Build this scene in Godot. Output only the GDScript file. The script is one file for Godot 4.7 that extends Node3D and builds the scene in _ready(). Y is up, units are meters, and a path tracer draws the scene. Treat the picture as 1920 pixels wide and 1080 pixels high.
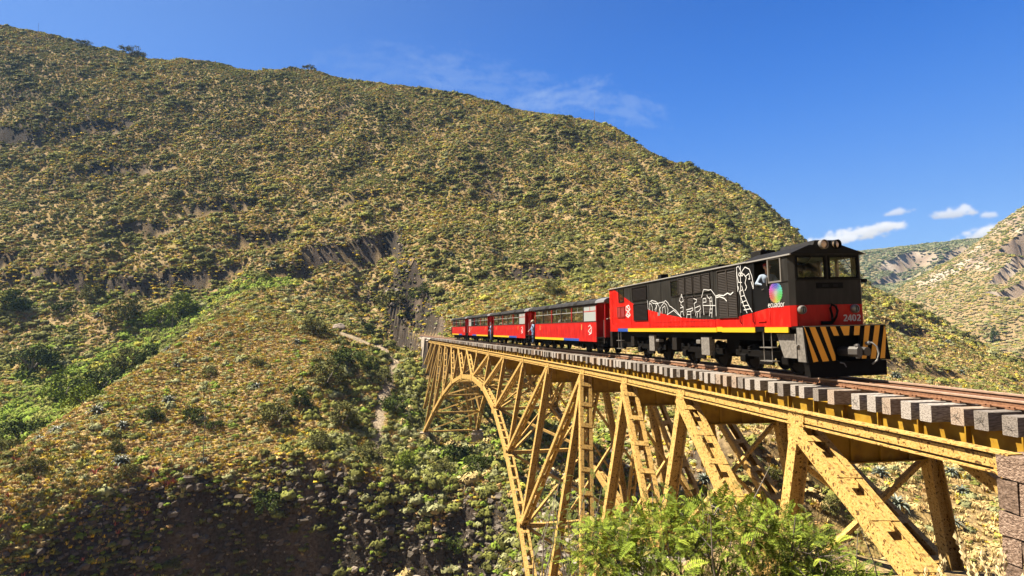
extends Node3D
# A red and black train on a yellow steel deck arch over a dry ravine. y is up, the eye is at the origin, D = -z is the way into the valley.

var rng := RandomNumberGenerator.new()
var na := FastNoiseLite.new()
var nb := FastNoiseLite.new()
var nc := FastNoiseLite.new()
var M := {}
var taken := {}
const RAIL := -1.30
const TIE_TOP := -1.49

# ------------------------------------------------------------------ mesh building
class MB:
	var v := PackedVector3Array()
	var n := PackedVector3Array()
	var c := PackedColorArray()
	var uv := PackedVector2Array()
	var col := Color.WHITE
	func tri(a: Vector3, b: Vector3, d: Vector3) -> void:
		var m := (b - a).cross(d - a).normalized()
		v.append(a); v.append(d); v.append(b)
		n.append(m); n.append(m); n.append(m)
		c.append(col); c.append(col); c.append(col)
		uv.append(Vector2.ZERO); uv.append(Vector2.ZERO); uv.append(Vector2.ZERO)
	func tris(a: Vector3, b: Vector3, d: Vector3, p: Vector3, q: Vector3, r: Vector3) -> void:
		v.append(a); v.append(d); v.append(b)
		n.append(p); n.append(r); n.append(q)
		c.append(col); c.append(col); c.append(col)
		uv.append(Vector2.ZERO); uv.append(Vector2.ZERO); uv.append(Vector2.ZERO)
	func quad(a: Vector3, b: Vector3, d: Vector3, e: Vector3) -> void:
		tri(a, b, d); tri(a, d, e)
	func hexa(p: Array) -> void:  # 0-3 the bottom ring, 4-7 the top ring, both counter-clockwise from above
		quad(p[3], p[2], p[1], p[0]); quad(p[4], p[5], p[6], p[7])
		for i in 4:
			var j := (i + 1) % 4
			quad(p[i], p[j], p[4 + j], p[4 + i])
	func box(t: Transform3D, s: Vector3) -> void:
		var h := s * 0.5
		var p := []
		for y in [-h.y, h.y]:
			p.append(t * Vector3(-h.x, y, h.z)); p.append(t * Vector3(h.x, y, h.z))
			p.append(t * Vector3(h.x, y, -h.z)); p.append(t * Vector3(-h.x, y, -h.z))
		hexa(p)
	func bx(x0: float, x1: float, y0: float, y1: float, z0: float, z1: float) -> void:
		box(Transform3D(Basis(), Vector3(x0 + x1, y0 + y1, z0 + z1) * 0.5), Vector3(absf(x1 - x0), absf(y1 - y0), absf(z1 - z0)))
	func bevel(t: Transform3D, s: Vector3, b: float) -> void:  # a box whose edges along z are chamfered
		var x := s.x * 0.5; var y := s.y * 0.5; var z := s.z * 0.5
		var r := [Vector2(x - b, -y), Vector2(x, -y + b), Vector2(x, y - b), Vector2(x - b, y), Vector2(-x + b, y), Vector2(-x, y - b), Vector2(-x, -y + b), Vector2(-x + b, -y)]
		prism(t, r, -z, z)
	func prism(t: Transform3D, r: Array, z0: float, z1: float) -> void:  # ring counter-clockwise seen from +z
		var k := r.size()
		for i in k:
			var a: Vector2 = r[i]; var b: Vector2 = r[(i + 1) % k]
			quad(t * Vector3(a.x, a.y, z1), t * Vector3(a.x, a.y, z0), t * Vector3(b.x, b.y, z0), t * Vector3(b.x, b.y, z1))
		var ids := Geometry2D.triangulate_polygon(PackedVector2Array(r))
		for i in range(0, ids.size(), 3):
			var p: Vector2 = r[ids[i]]; var q: Vector2 = r[ids[i + 1]]; var s: Vector2 = r[ids[i + 2]]
			if (q - p).cross(s - p) < 0:
				var w := q; q = s; s = w
			tri(t * Vector3(p.x, p.y, z1), t * Vector3(q.x, q.y, z1), t * Vector3(s.x, s.y, z1))
			tri(t * Vector3(p.x, p.y, z0), t * Vector3(s.x, s.y, z0), t * Vector3(q.x, q.y, z0))
	func bar(a: Vector3, b: Vector3, w: float, h: float, side: Vector3) -> void:  # w along side, h across it
		box(MB.along(a, b, side), Vector3(w, h, a.distance_to(b)))
	static func along(a: Vector3, b: Vector3, side: Vector3) -> Transform3D:
		var z := (b - a).normalized()
		var y := z.cross(side).normalized()
		var x := y.cross(z)
		return Transform3D(Basis(x, y, z), (a + b) * 0.5)
	func tube(p: Array, r0: float, r1: float, k := 6) -> void:
		var rings := []
		for i in p.size():
			var d: Vector3 = (p[mini(i + 1, p.size() - 1)] - p[maxi(i - 1, 0)]).normalized()
			var s := d.cross(Vector3(0.31, 0.93, 0.2)).normalized()
			if s.length() < 0.5:
				s = d.cross(Vector3.RIGHT).normalized()
			var u := s.cross(d)
			var r := lerpf(r0, r1, float(i) / maxi(p.size() - 1, 1))
			var ring := []
			for j in k:
				var a := TAU * j / k
				ring.append([p[i] + (s * cos(a) + u * sin(a)) * r, s * cos(a) + u * sin(a)])
			rings.append(ring)
		for i in p.size() - 1:
			for j in k:
				var q: Array = rings[i][j]; var w: Array = rings[i][(j + 1) % k]; var e: Array = rings[i + 1][(j + 1) % k]; var f: Array = rings[i + 1][j]
				tris(q[0], f[0], e[0], q[1], f[1], e[1]); tris(q[0], e[0], w[0], q[1], e[1], w[1])
		for i in range(1, k - 1):
			tri(rings[0][0][0], rings[0][i][0], rings[0][i + 1][0])
			tri(rings[-1][0][0], rings[-1][i + 1][0], rings[-1][i][0])
	func disc(c0: Vector3, ax: Vector3, r: float, k := 16) -> void:
		var s := ax.cross(Vector3(0.1, 0.9, 0.3)).normalized()
		var u := ax.cross(s)
		for j in k:
			var a := TAU * j / k; var b := TAU * (j + 1) / k
			tri(c0, c0 + (s * cos(a) + u * sin(a)) * r, c0 + (s * cos(b) + u * sin(b)) * r)
	func lathe(c0: Vector3, ax: Vector3, prof: Array, k := 16) -> void:  # prof: Vector2(radius, along the axis)
		var s := ax.cross(Vector3(0.1, 0.9, 0.3)).normalized()
		var u := ax.cross(s)
		for j in k:
			var a := TAU * j / k; var b := TAU * (j + 1) / k
			var da := s * cos(a) + u * sin(a); var db := s * cos(b) + u * sin(b)
			for i in prof.size() - 1:
				var p: Vector2 = prof[i]; var q: Vector2 = prof[i + 1]
				var p0 := c0 + ax * p.y; var q0 := c0 + ax * q.y
				quad(p0 + da * p.x, p0 + db * p.x, q0 + db * q.x, q0 + da * q.x)
	func mesh() -> ArrayMesh:
		var a := []
		a.resize(Mesh.ARRAY_MAX)
		a[Mesh.ARRAY_VERTEX] = v; a[Mesh.ARRAY_NORMAL] = n; a[Mesh.ARRAY_COLOR] = c; a[Mesh.ARRAY_TEX_UV] = uv
		var m := ArrayMesh.new()
		m.add_surface_from_arrays(Mesh.PRIMITIVE_TRIANGLES, a)
		return m

# ------------------------------------------------------------------ naming
func numbered(called: String) -> String:
	var k: int = taken.get(called, 0)
	taken[called] = k + 1
	return called if k == 0 else "%s_%03d" % [called, k]

func tag(o: Node3D, label := "", category := "", group := "", kind := "") -> Node3D:
	for kv in [["label", label], ["category", category], ["group", group], ["kind", kind]]:
		if kv[1] != "":
			o.set_meta(kv[0], kv[1])
	return o

func thing(called: String, label: String, category: String, at := Vector3.ZERO, turn := 0.0, group := "") -> Node3D:
	var o := Node3D.new()
	o.name = numbered(called)
	add_child(o, true)
	o.position = at
	o.rotation.y = turn
	return tag(o, label, category, group)

func put(parent: Node3D, called: String, mesh: Mesh, mat: Material, label := "") -> MeshInstance3D:
	var o := MeshInstance3D.new()
	o.mesh = mesh
	if mat:
		o.material_override = mat
	if parent == null:
		o.name = numbered(called)
		add_child(o, true)
	else:
		o.name = called
		var k := 1
		while parent.has_node(NodePath(o.name)):
			o.name = "%s_%03d" % [called, k]
			k += 1
		parent.add_child(o, true)
	if label != "":
		o.set_meta("label", label)
	return o

func part(parent: Node3D, called: String, b: MB, mat: Material, label := "") -> MeshInstance3D:
	return put(parent, called, b.mesh(), mat, label)

func piece(parent: Node3D, called: String, b: MB, mat: Material) -> MeshInstance3D:  # built in world coordinates under a root that is not turned
	var o := put(parent, called, b.mesh(), mat)
	var p: Node = parent
	while p != null and p is Node3D and p != self:
		o.position -= p.position
		p = p.get_parent()
	return o

func multi(parent: Node3D, called: String, mesh: Mesh, mat: Material, xf: Array, cols: PackedColorArray) -> MultiMeshInstance3D:
	var mm := MultiMesh.new()
	mm.transform_format = MultiMesh.TRANSFORM_3D
	mm.use_colors = true
	mm.mesh = mesh
	mm.instance_count = xf.size()
	for i in xf.size():
		mm.set_instance_transform(i, xf[i])
		mm.set_instance_color(i, cols[i])
	var o := MultiMeshInstance3D.new()
	o.multimesh = mm
	o.material_override = mat
	if parent:
		o.name = called
		parent.add_child(o, true)
	else:
		o.name = numbered(called)
		add_child(o, true)
	o.set_meta("kind", "stuff")
	return o

# ------------------------------------------------------------------ materials
const DULL := 0.6  # scales base colours down against the raised exposure, so shade gets less bounced light

func lin(r: float, g: float, b: float) -> Color:
	return Color(r, g, b).linear_to_srgb()

func worn(r: float, g: float, b: float) -> Color:  # base colour scaled by DULL, for fresh and weathered things alike
	return Color(r * DULL, g * DULL, b * DULL).linear_to_srgb()

func flat(called: String, c: Color, rough := 0.7, metal := 0.0) -> StandardMaterial3D:
	var m := StandardMaterial3D.new()
	m.resource_name = called
	m.albedo_color = c
	m.roughness = rough
	m.metallic = metal
	M[called] = m
	return m

func ramp(stops: Array) -> Gradient:
	var g := Gradient.new()
	var o := PackedFloat32Array(); var c := PackedColorArray()
	for s in stops:
		o.append(s[0]); c.append(s[1])
	g.offsets = o; g.colors = c
	return g

func noise_tex(freq: float, oct: int, stops: Array, size := 512, kind := FastNoiseLite.TYPE_SIMPLEX_SMOOTH, sd := 3) -> NoiseTexture2D:
	var f := FastNoiseLite.new()
	f.noise_type = kind
	f.frequency = freq
	f.fractal_octaves = oct
	f.seed = sd
	var t := NoiseTexture2D.new()
	t.width = size; t.height = size; t.seamless = true; t.noise = f
	t.color_ramp = ramp(stops)
	return t

func grained(called: String, stops: Array, freq: float, oct: int, scale: Vector3, rough := 0.8, rel := 0.0, world := false) -> StandardMaterial3D:
	var m := flat(called, Color.WHITE, rough)
	m.albedo_texture = noise_tex(freq, oct, stops, 512, FastNoiseLite.TYPE_SIMPLEX_SMOOTH, called.hash() % 900)
	m.uv1_triplanar = true
	m.uv1_world_triplanar = world
	m.uv1_scale = scale
	if rel > 0.0:
		var f := FastNoiseLite.new()
		f.frequency = freq * 1.7
		f.fractal_octaves = 5
		var t := NoiseTexture2D.new()
		t.width = 512; t.height = 512; t.seamless = true; t.noise = f; t.as_normal_map = true; t.bump_strength = rel
		m.normal_enabled = true
		m.normal_texture = t
	return m

func make_materials() -> void:
	# chipped yellow paint over rusty steel
	var pale := worn(0.60, 0.405, 0.145); var gold := worn(0.38, 0.195, 0.033); var rust := worn(0.07, 0.03, 0.014)
	grained("bridge_paint", [[0.0, rust], [0.29, rust], [0.325, gold], [0.37, pale], [0.52, pale], [0.60, gold], [0.66, pale], [0.75, pale], [0.785, gold], [0.82, rust], [1.0, rust]], 0.026, 6, Vector3(0.42, 0.42, 0.42), 0.6)
	grained("girder_paint", [[0.0, worn(0.20, 0.10, 0.018)], [0.4, worn(0.36, 0.205, 0.02)], [0.75, worn(0.42, 0.26, 0.032)], [1.0, worn(0.22, 0.11, 0.025)]], 0.012, 4, Vector3(0.3, 0.3, 0.3), 0.55)
	grained("timber", [[0.0, worn(0.117, 0.0975, 0.0832)], [0.42, worn(0.305, 0.273, 0.247)], [0.7, worn(0.494, 0.455, 0.423)], [1.0, worn(0.221, 0.189, 0.163)]], 0.02, 5, Vector3(0.5, 2.6, 2.6), 0.9, 1.6)
	grained("timber_warm", [[0.0, worn(0.143, 0.0975, 0.0689)], [0.45, worn(0.338, 0.26, 0.202)], [0.7, worn(0.481, 0.397, 0.325)], [1.0, worn(0.182, 0.13, 0.091)]], 0.02, 5, Vector3(0.5, 2.6, 2.6), 0.9, 1.6)
	grained("timber_dark", [[0.0, worn(0.078, 0.065, 0.0585)], [0.5, worn(0.215, 0.189, 0.169)], [1.0, worn(0.351, 0.312, 0.286)]], 0.02, 5, Vector3(0.5, 2.6, 2.6), 0.9, 1.6)
	flat("crack", lin(0.02, 0.018, 0.016), 1.0)
	grained("rail_rust", [[0.0, worn(0.13, 0.058, 0.03)], [0.5, worn(0.23, 0.115, 0.065)], [1.0, worn(0.31, 0.17, 0.10)]], 0.02, 4, Vector3(1, 1, 1), 0.55)
	grained("rail_top", [[0.0, worn(0.30, 0.19, 0.13)], [1.0, worn(0.48, 0.33, 0.24)]], 0.02, 3, Vector3(0.6, 0.6, 0.6), 0.35)
	grained("stone", [[0.0, worn(0.075, 0.0494, 0.0382)], [0.35, worn(0.21, 0.142, 0.105)], [0.6, worn(0.33, 0.232, 0.175)], [1.0, worn(0.54, 0.433, 0.35)]], 0.025, 6, Vector3(1.1, 1.1, 1.1), 0.95, 16.0, true)
	grained("stone_dark", [[0.0, worn(0.06, 0.0417, 0.0318)], [0.5, worn(0.18, 0.124, 0.0922)], [1.0, worn(0.36, 0.263, 0.207)]], 0.018, 6, Vector3(1.2, 1.2, 1.2), 0.95, 10.0, true)
	grained("mortar", [[0.0, worn(0.13, 0.0937, 0.0717)], [1.0, worn(0.312, 0.228, 0.179)]], 0.03, 5, Vector3(1.5, 1.5, 1.5), 0.95, 8.0, true)
	grained("masonry", [[0.0, worn(0.20, 0.15, 0.12)], [0.5, worn(0.42, 0.36, 0.30)], [1.0, worn(0.55, 0.49, 0.42)]], 0.03, 5, Vector3(0.25, 0.25, 0.25), 0.95, 6.0, true)
	flat("orange_paint", worn(0.55, 0.22, 0.04), 0.8)
	# train
	grained("red_paint", [[0.0, worn(0.30, 0.012, 0.008)], [0.3, worn(0.46, 0.010, 0.007)], [0.6, worn(0.54, 0.013, 0.009)], [0.85, worn(0.58, 0.035, 0.022)], [1.0, worn(0.40, 0.04, 0.025)]], 0.015, 6, Vector3(0.5, 0.14, 0.5), 0.42)
	grained("car_red", [[0.0, worn(0.264, 0.00989, 0.0102)], [0.4, worn(0.4, 0.00989, 0.0102)], [0.8, worn(0.464, 0.0206, 0.017)], [1.0, worn(0.496, 0.0742, 0.0509)]], 0.012, 5, Vector3(0.25, 0.16, 0.4), 0.45)
	grained("black_paint", [[0.0, worn(0.016, 0.0155, 0.0145)], [0.5, worn(0.025, 0.0235, 0.022)], [1.0, worn(0.038, 0.035, 0.032)]], 0.015, 6, Vector3(0.6, 0.12, 0.6), 0.45)
	flat("cab_black", worn(0.008, 0.008, 0.009), 0.4)
	grained("roof_grey", [[0.0, worn(0.022, 0.022, 0.023)], [0.5, worn(0.042, 0.042, 0.044)], [1.0, worn(0.075, 0.075, 0.078)]], 0.01, 4, Vector3(0.2, 0.2, 0.2), 0.6)
	flat("roof_dark", worn(0.022, 0.021, 0.020), 0.6)
	flat("roof_pale", worn(0.17, 0.17, 0.18), 0.5)
	flat("roof_trim", worn(0.30, 0.29, 0.28), 0.4)
	flat("yellow_paint", lin(0.36, 0.235, 0.006), 0.45)
	flat("hazard_yellow", lin(0.62, 0.28, 0.010), 0.5)
	flat("blue_paint", worn(0.012, 0.06, 0.33), 0.45)
	flat("white_paint", lin(0.38, 0.38, 0.38), 0.6)
	flat("louvre_dark", worn(0.018, 0.015, 0.014), 0.6)
	flat("louvre_grey", worn(0.045, 0.038, 0.034), 0.55)
	flat("red_louvre", worn(0.30, 0.012, 0.010), 0.5)
	flat("underframe", worn(0.009, 0.008, 0.0075), 0.7)
	flat("grime", worn(0.022, 0.019, 0.017), 0.7)
	grained("grey_box", [[0.0, worn(0.10, 0.09, 0.08)], [0.5, worn(0.17, 0.155, 0.14)], [1.0, worn(0.27, 0.25, 0.23)]], 0.02, 5, Vector3(0.8, 0.8, 0.8), 0.7)
	flat("steel_grey", worn(0.30, 0.28, 0.26), 0.4, 0.5)
	flat("dull_steel", lin(0.05, 0.046, 0.043), 0.5, 0.2)
	flat("chrome", worn(0.75, 0.74, 0.72), 0.15, 0.9)
	flat("interior", worn(0.05, 0.042, 0.035), 0.8)
	flat("interior_pale", worn(0.33, 0.29, 0.24), 0.8)
	flat("seat_cloth", worn(0.09, 0.07, 0.05), 0.9)
	flat("window_frame", worn(0.06, 0.045, 0.04), 0.6)
	flat("pale_pane", worn(0.34, 0.37, 0.38), 0.3)
	var g := flat("glass", Color(0.10, 0.11, 0.10, 0.16), 0.03)
	g.transparency = BaseMaterial3D.TRANSPARENCY_ALPHA
	g = flat("dark_glass", Color(0.05, 0.05, 0.045, 0.45), 0.03)
	g.transparency = BaseMaterial3D.TRANSPARENCY_ALPHA
	g = flat("lamp_glass", lin(0.60, 0.46, 0.33), 0.12)
	flat("hose", worn(0.22, 0.22, 0.21), 0.6)
	for k in ["underframe", "grime", "roof_dark", "louvre_dark", "window_frame", "interior", "roof_grey"]:
		M[k].metallic_specular = 0.12
	for k in ["black_paint", "cab_black", "louvre_grey", "bridge_paint", "girder_paint", "timber", "timber_warm", "timber_dark", "stone", "stone_dark", "masonry", "mortar", "rail_rust", "car_red", "red_paint"]:
		M[k].metallic_specular = 0.25
	# people
	g = flat("vertex_cloth", Color.WHITE, 0.85)
	g.vertex_color_use_as_albedo = true
	# ground and plants
	var d := flat("ground", Color.WHITE, 0.95)
	d.vertex_color_use_as_albedo = true
	d.metallic_specular = 0.15
	d.albedo_texture = noise_tex(0.02, 6, [[0.0, Color(0.50, 0.47, 0.44)], [0.45, Color(0.80, 0.78, 0.75)], [0.7, Color(1, 0.98, 0.95)], [1.0, Color(0.78, 0.75, 0.72)]], 1024)
	d.uv1_triplanar = true; d.uv1_world_triplanar = true; d.uv1_scale = Vector3(0.09, 0.09, 0.09)
	var nt := NoiseTexture2D.new()
	var nf := FastNoiseLite.new()
	nf.frequency = 0.03; nf.fractal_octaves = 6
	nt.width = 1024; nt.height = 1024; nt.seamless = true; nt.noise = nf; nt.as_normal_map = true; nt.bump_strength = 14.0
	d.normal_enabled = true; d.normal_texture = nt
	var l := flat("leaf", Color.WHITE, 0.75)
	l.vertex_color_use_as_albedo = true
	l.cull_mode = BaseMaterial3D.CULL_DISABLED
	l.backlight_enabled = true
	l.backlight = Color(0.30, 0.30, 0.2)
	l.metallic_specular = 0.1
	l = flat("blade", Color.WHITE, 0.7)
	l.metallic_specular = 0.15
	l.vertex_color_use_as_albedo = true
	l.cull_mode = BaseMaterial3D.CULL_DISABLED
	l = flat("agave_leaf", worn(0.17, 0.20, 0.155), 0.55)
	l.cull_mode = BaseMaterial3D.CULL_DISABLED
	grained("bark", [[0.0, worn(0.06, 0.048, 0.038)], [0.5, worn(0.17, 0.14, 0.115)], [1.0, worn(0.32, 0.28, 0.24)]], 0.03, 5, Vector3(3, 3, 3), 0.9)
	l = flat("rock", Color.WHITE, 0.95)
	l.metallic_specular = 0.15
	l.vertex_color_use_as_albedo = true

# ------------------------------------------------------------------ where things are
func V(x: float, y: float, d: float) -> Vector3:
	return Vector3(x, y, -d)

func xc(d: float) -> float:  # centre line of the track, a gentle bend
	var a := 12.07 - 0.18 * d
	var b := 13.83 - 0.24 * d
	var k := 0.25
	var h := clampf(0.5 + 0.5 * (b - a) / k, 0.0, 1.0)
	var x := lerpf(b, a, h) - k * h * (1.0 - h)
	if d > 120.0:
		x -= 0.0028 * (d - 120.0) * (d - 120.0)
	return x

func slope_at(d: float) -> float:
	return (xc(d + 0.2) - xc(d - 0.2)) / 0.4

func rise(d: float) -> float:
	return 0.0 if d < 122.0 else 0.0004 * (d - 122.0) * (d - 122.0)

func right_at(d: float) -> Vector3:
	var m := slope_at(d)
	return V(1, 0, -m).normalized()

func back_at(d: float) -> Vector3:  # along the track, towards the camera
	var m := slope_at(d)
	return V(-m, 0, -1).normalized()

func on_track(d: float, side: float, y: float) -> Vector3:
	return V(xc(d), y + rise(d), d) + right_at(d) * side

func heading(d: float) -> float:
	var b := back_at(d)
	return atan2(b.x, b.z)

# ------------------------------------------------------------------ the land
const CTRL := [-387.2, 345, 197.6, -297.4, 335, 177.4, -259, 330, 167.5, -218.7, 325, 156.6, -166, 322, 148.1, -108.2, 318, 141.2, -60.1, 312, 131.1, -22.4, 306, 122, 10.9, 298, 111.2, 37.1, 290, 103.4, 52.8, 282, 94.7, 60.4, 276, 87.1, 72.6, 266, 77, 85.7, 255, 66.7, 95.1, 244, 58.9, 99.2, 238, 54.6, 102.9, 230, 45.4, 105.2, 220, 37.4, 106.2, 207, 29.6, 102.8, 186, 20.3, 97.9, 168, 13.8, 101.3, 160, 9.4, 101.9, 152, 4.9, 100.7, 146, 1.6, 101.9, 140, -0.5, 102.5, 132, -4, 103.7, 126, -6.8, 103.2, 120, -9.2, 100.9, 105, -15.8, -248, 235, 68, -210.3, 240, 80.6, -168.5, 243, 81.6, -114, 245, 82.3, -56.9, 240, 76.1, -12.8, 235, 72.4, 27.3, 215, 56.3, 60, 195, 40.3, 72.8, 172, 26.1, -195.3, 195, 33.2, -164.5, 200, 39.5, -128.3, 200, 39.5, -92.2, 200, 39.5, -56.7, 202, 43.6, -19.4, 195, 38.5, 6.5, 180, 30.6, 28.8, 168, 25.5, 45.9, 150, 18.7, 55.8, 135, 14.4, -148.3, 172, 18.3, -128.2, 170, 16.6, -105.4, 168, 13.4, -87.5, 174, 18.6, -68.8, 174, 18.6, -59.5, 166, 11.7, -51.3, 178, 23.8, -38.5, 178, 27, -30.2, 168, 17.9, -8.5, 158, 16.8, 11.1, 138, 9.7, 21.4, 126, 8.9, 36, 118, 9.4, 47.4, 108, 5.7, -54.3, 168, 14.9, -41.7, 172, 15.2, -40, 160, 5.6, -12.6, 128, 2.2, -26.4, 148, 2.5, -38.3, 165, 2.8, 77.7, 128, 2.2, 73.7, 112, -3.1, 75.7, 104, -6.5, 73.2, 88, -9.4, 56.4, 86, -7.7, 45.4, 80, -6.6, 40.8, 66, -8.8, 45.9, 62, -9.9, 50.7, 60, -11.1, 33.4, 70, -8.7, 32.7, 84, -7.5, 18.4, 72, -8.9, 19.2, 56, -10.4, 25.9, 50, -11.4, 32.5, 50, -11.4, 39, 50, -12.3, 31.1, 43, -13.7, 35.1, 42, -13.9, 22.3, 40, -13.2, 17.2, 38, -12.6, 11.7, 46, -11.3, 10.7, 64, -10.2, 7.3, 92, -8.2, 15.7, 104, -5.6, -90, 92, -14.6, -88.8, 105, -17.8, -95.1, 125, -13.3, -95.8, 142, -8.2, -91.8, 156, 1.2, -131.1, 158, 1.3, -115.7, 160, 4.1, -88, 164, 6.4, -138.3, 140, -3.9, -60.1, 66, -16.5, -60.7, 72, -15.3, -61.8, 78, -14.3, -64.4, 90, -11.3, -65.5, 104, -6.7, -66.2, 118, -2.4, -67, 134, 3.2, -68.5, 150, 8.4, -53.5, 58, -19.2, -53.7, 64, -18.5, -48.6, 73, -17.9, -54.9, 82, -13, -42.9, 80, -16.2, -53, 98, -8.7, -50.8, 112, -4.1, -47.6, 130, 2.2, -37.4, 92, -11.4, -33.1, 82, -16.6, -31.4, 104, -7.5, -28.6, 90, -14.3, -21.5, 94, -15, -25.4, 110, -7.9, -38.8, 128, 0.5, -18.8, 118, -8.5, -20.4, 124, -5.4, -14.5, 98.5, -16.7, -6.4, 104, -18.5, 0, 108, -13.4, -0.7, 84, -17, -7.4, 84, -20.6, -16.9, 84, -19.2, -48.2, 58, -23, -46.6, 66, -21.4, -41.2, 71.5, -21.5, -35.4, 75, -20.9, -29.4, 76.5, -20.4, -20.9, 77, -21.4, -13.5, 77, -22.1, -5.3, 76, -22.6, -45.7, 55.5, -29.5, -44.3, 63.5, -31.1, -39.2, 69, -33.8, -33.4, 72, -35.9, -27.7, 73.2, -36.5, -19.6, 73.6, -36.7, -12.6, 73.5, -36.6, -5, 72, -35.3, 0, 66, -27.4, -72, 92, -16.5, -73, 106, -12.5, -75, 120, -9, -76, 135, -4, -66, 79, -18, -80, 98, -17.5, -400, 400, 120, -250, 400, 120, -100, 390, 110, 0, 370, 95, 80, 350, 70, 140, 320, 40, 160, 270, 10, 150, 220, -8, 150, 180, -22, 170, 140, -30, 200, 200, -32, 190, 260, -25, 230, 330, -10, 140, 100, -18, 110, 80, -14, 300, 260, -8, 245, 300, -4, 230, 380, 15, -400, 200, 60, -350, 300, 150, -5, 56, -36, -40, 50, -38, -75, 42, -36, 8, 46, -30, 20, 38, -20, 32, 34, -16, 50, 32, -15, 75, 30, -14, 3, 33.5, -16, 11, 36, -16.5, 2.7, 27, -13.6, 11, 29, -14, 4, 21.5, -8, 11, 24, -9, 6.2, 15.3, -6.6, 12.5, 17, -6.8, 7.4, 9.8, -5, 13.5, 12, -4.6, 9, 6, -3.1, 12, 4, -1.8, 12.3, 0, -1.75, 13, -10, -1.75, 18, 8, -3, 25, 10, -6, 40, 10, -8, 80, 0, -8, 0, 0, -1.75, -1, 2.5, -2, 3, 7, -4, 0, 9, -6, -4, 7, -5, -10, 4, -5, -12, 15, -14, -30, 20, -28, -60, 10, -26, -40, 0, -10, -30, -20, -6, 0, -25, -1, 30, -25, 0, -1, 18, -14, -3, 30, -24, 5, 4, -2.6, 211, 300, -5.6, 230.8, 270, -5, 246.2, 310, 5.2, 263.1, 350, 18.4, 297.6, 430, 25.7, 281.7, 420, 19.5, 359.7, 450, 69.6, 362.6, 445, 77.7, 365.5, 435, 83.1, 369, 425, 87, 396.6, 420, 109.9, 314.7, 385, 41, 283.5, 330, 17.4, 315.9, 440, 42.9, 292.6, 300, 15.8, 387.8, 720, 70.3, 428.6, 730, 88.4, 458.3, 735, 97.6, 488.3, 740, 102.3, 518.5, 745, 105.7, 558.7, 750, 111.9, 609.6, 760, 118.2, 687.3, 770, 124, 365.3, 600, 37, 424.8, 640, 56.7, 258.5, 420, 3.4, 250.7, 380, -0.3, 307.7, 700, 62, 150, 200, -22, 190, 250, -26, 250, 230, -18, 300, 200, -10, 450, 500, 80, 420, 560, 60, 500, 600, 75, 300, 850, 110, 600, 900, 120, 700, 500, 130, 800, 800, 150, 200, 450, 0, 170, 350, -10, 560, 330, 110, 200, 950, 80, 430, 480, 66, 400, 520, 50]
var base_near := PackedFloat32Array()
var base_far := PackedFloat32Array()
# scarps: where the slope breaks into a low cliff. x, d of both ends, drop, how far the lowered ground reaches
const SCARPS := [
	[-44.0, 72.5, -24.0, 77.5, 3.5, 12.0], [-24.0, 77.5, -4.0, 76.5, 3.0, 12.0],
	[-62.0, 179.0, -47.0, 181.0, 4.5, 16.0], [-47.0, 181.0, -36.0, 184.0, 6.5, 18.0], [-70.0, 172.0, -60.0, 176.0, 3.0, 8.0],
	[-176.0, 178.0, -150.0, 178.0, 5.0, 14.0], [-148.0, 172.0, -104.0, 171.0, 3.2, 12.0], [-104.0, 173.0, -80.0, 178.0, 2.8, 12.0],
	[-190.0, 249.0, -163.0, 252.0, 3.5, 12.0], [-222.0, 246.0, -196.0, 244.0, 3.5, 14.0], [-162.0, 226.0, -130.0, 228.0, 2.4, 10.0], [-112.0, 205.0, -90.0, 208.0, 3.0, 9.0],
	[-88.0, 190.0, -72.0, 192.0, 3.0, 9.0], [-60.0, 205.0, -46.0, 207.0, 2.5, 8.0], [-130.0, 194.0, -110.0, 196.0, 3.0, 9.0],
	[58.0, 96.0, 74.0, 100.0, 1.6, 6.0], [25.0, 60.0, 40.0, 62.0, 1.5, 6.0], [78.0, 128.0, 92.0, 134.0, 2.5, 8.0], [-1.0, 158.0, 14.0, 150.0, 2.5, 8.0],
	[338.0, 400.0, 400.0, 396.0, 17.0, 46.0], [300.0, 372.0, 330.0, 384.0, 9.0, 30.0], [280.0, 350.0, 306.0, 352.0, 7.0, 24.0],
	[430.0, 690.0, 480.0, 712.0, 16.0, 50.0], [470.0, 668.0, 520.0, 690.0, 12.0, 40.0], [395.0, 650.0, 450.0, 676.0, 12.0, 44.0],
]

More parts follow.
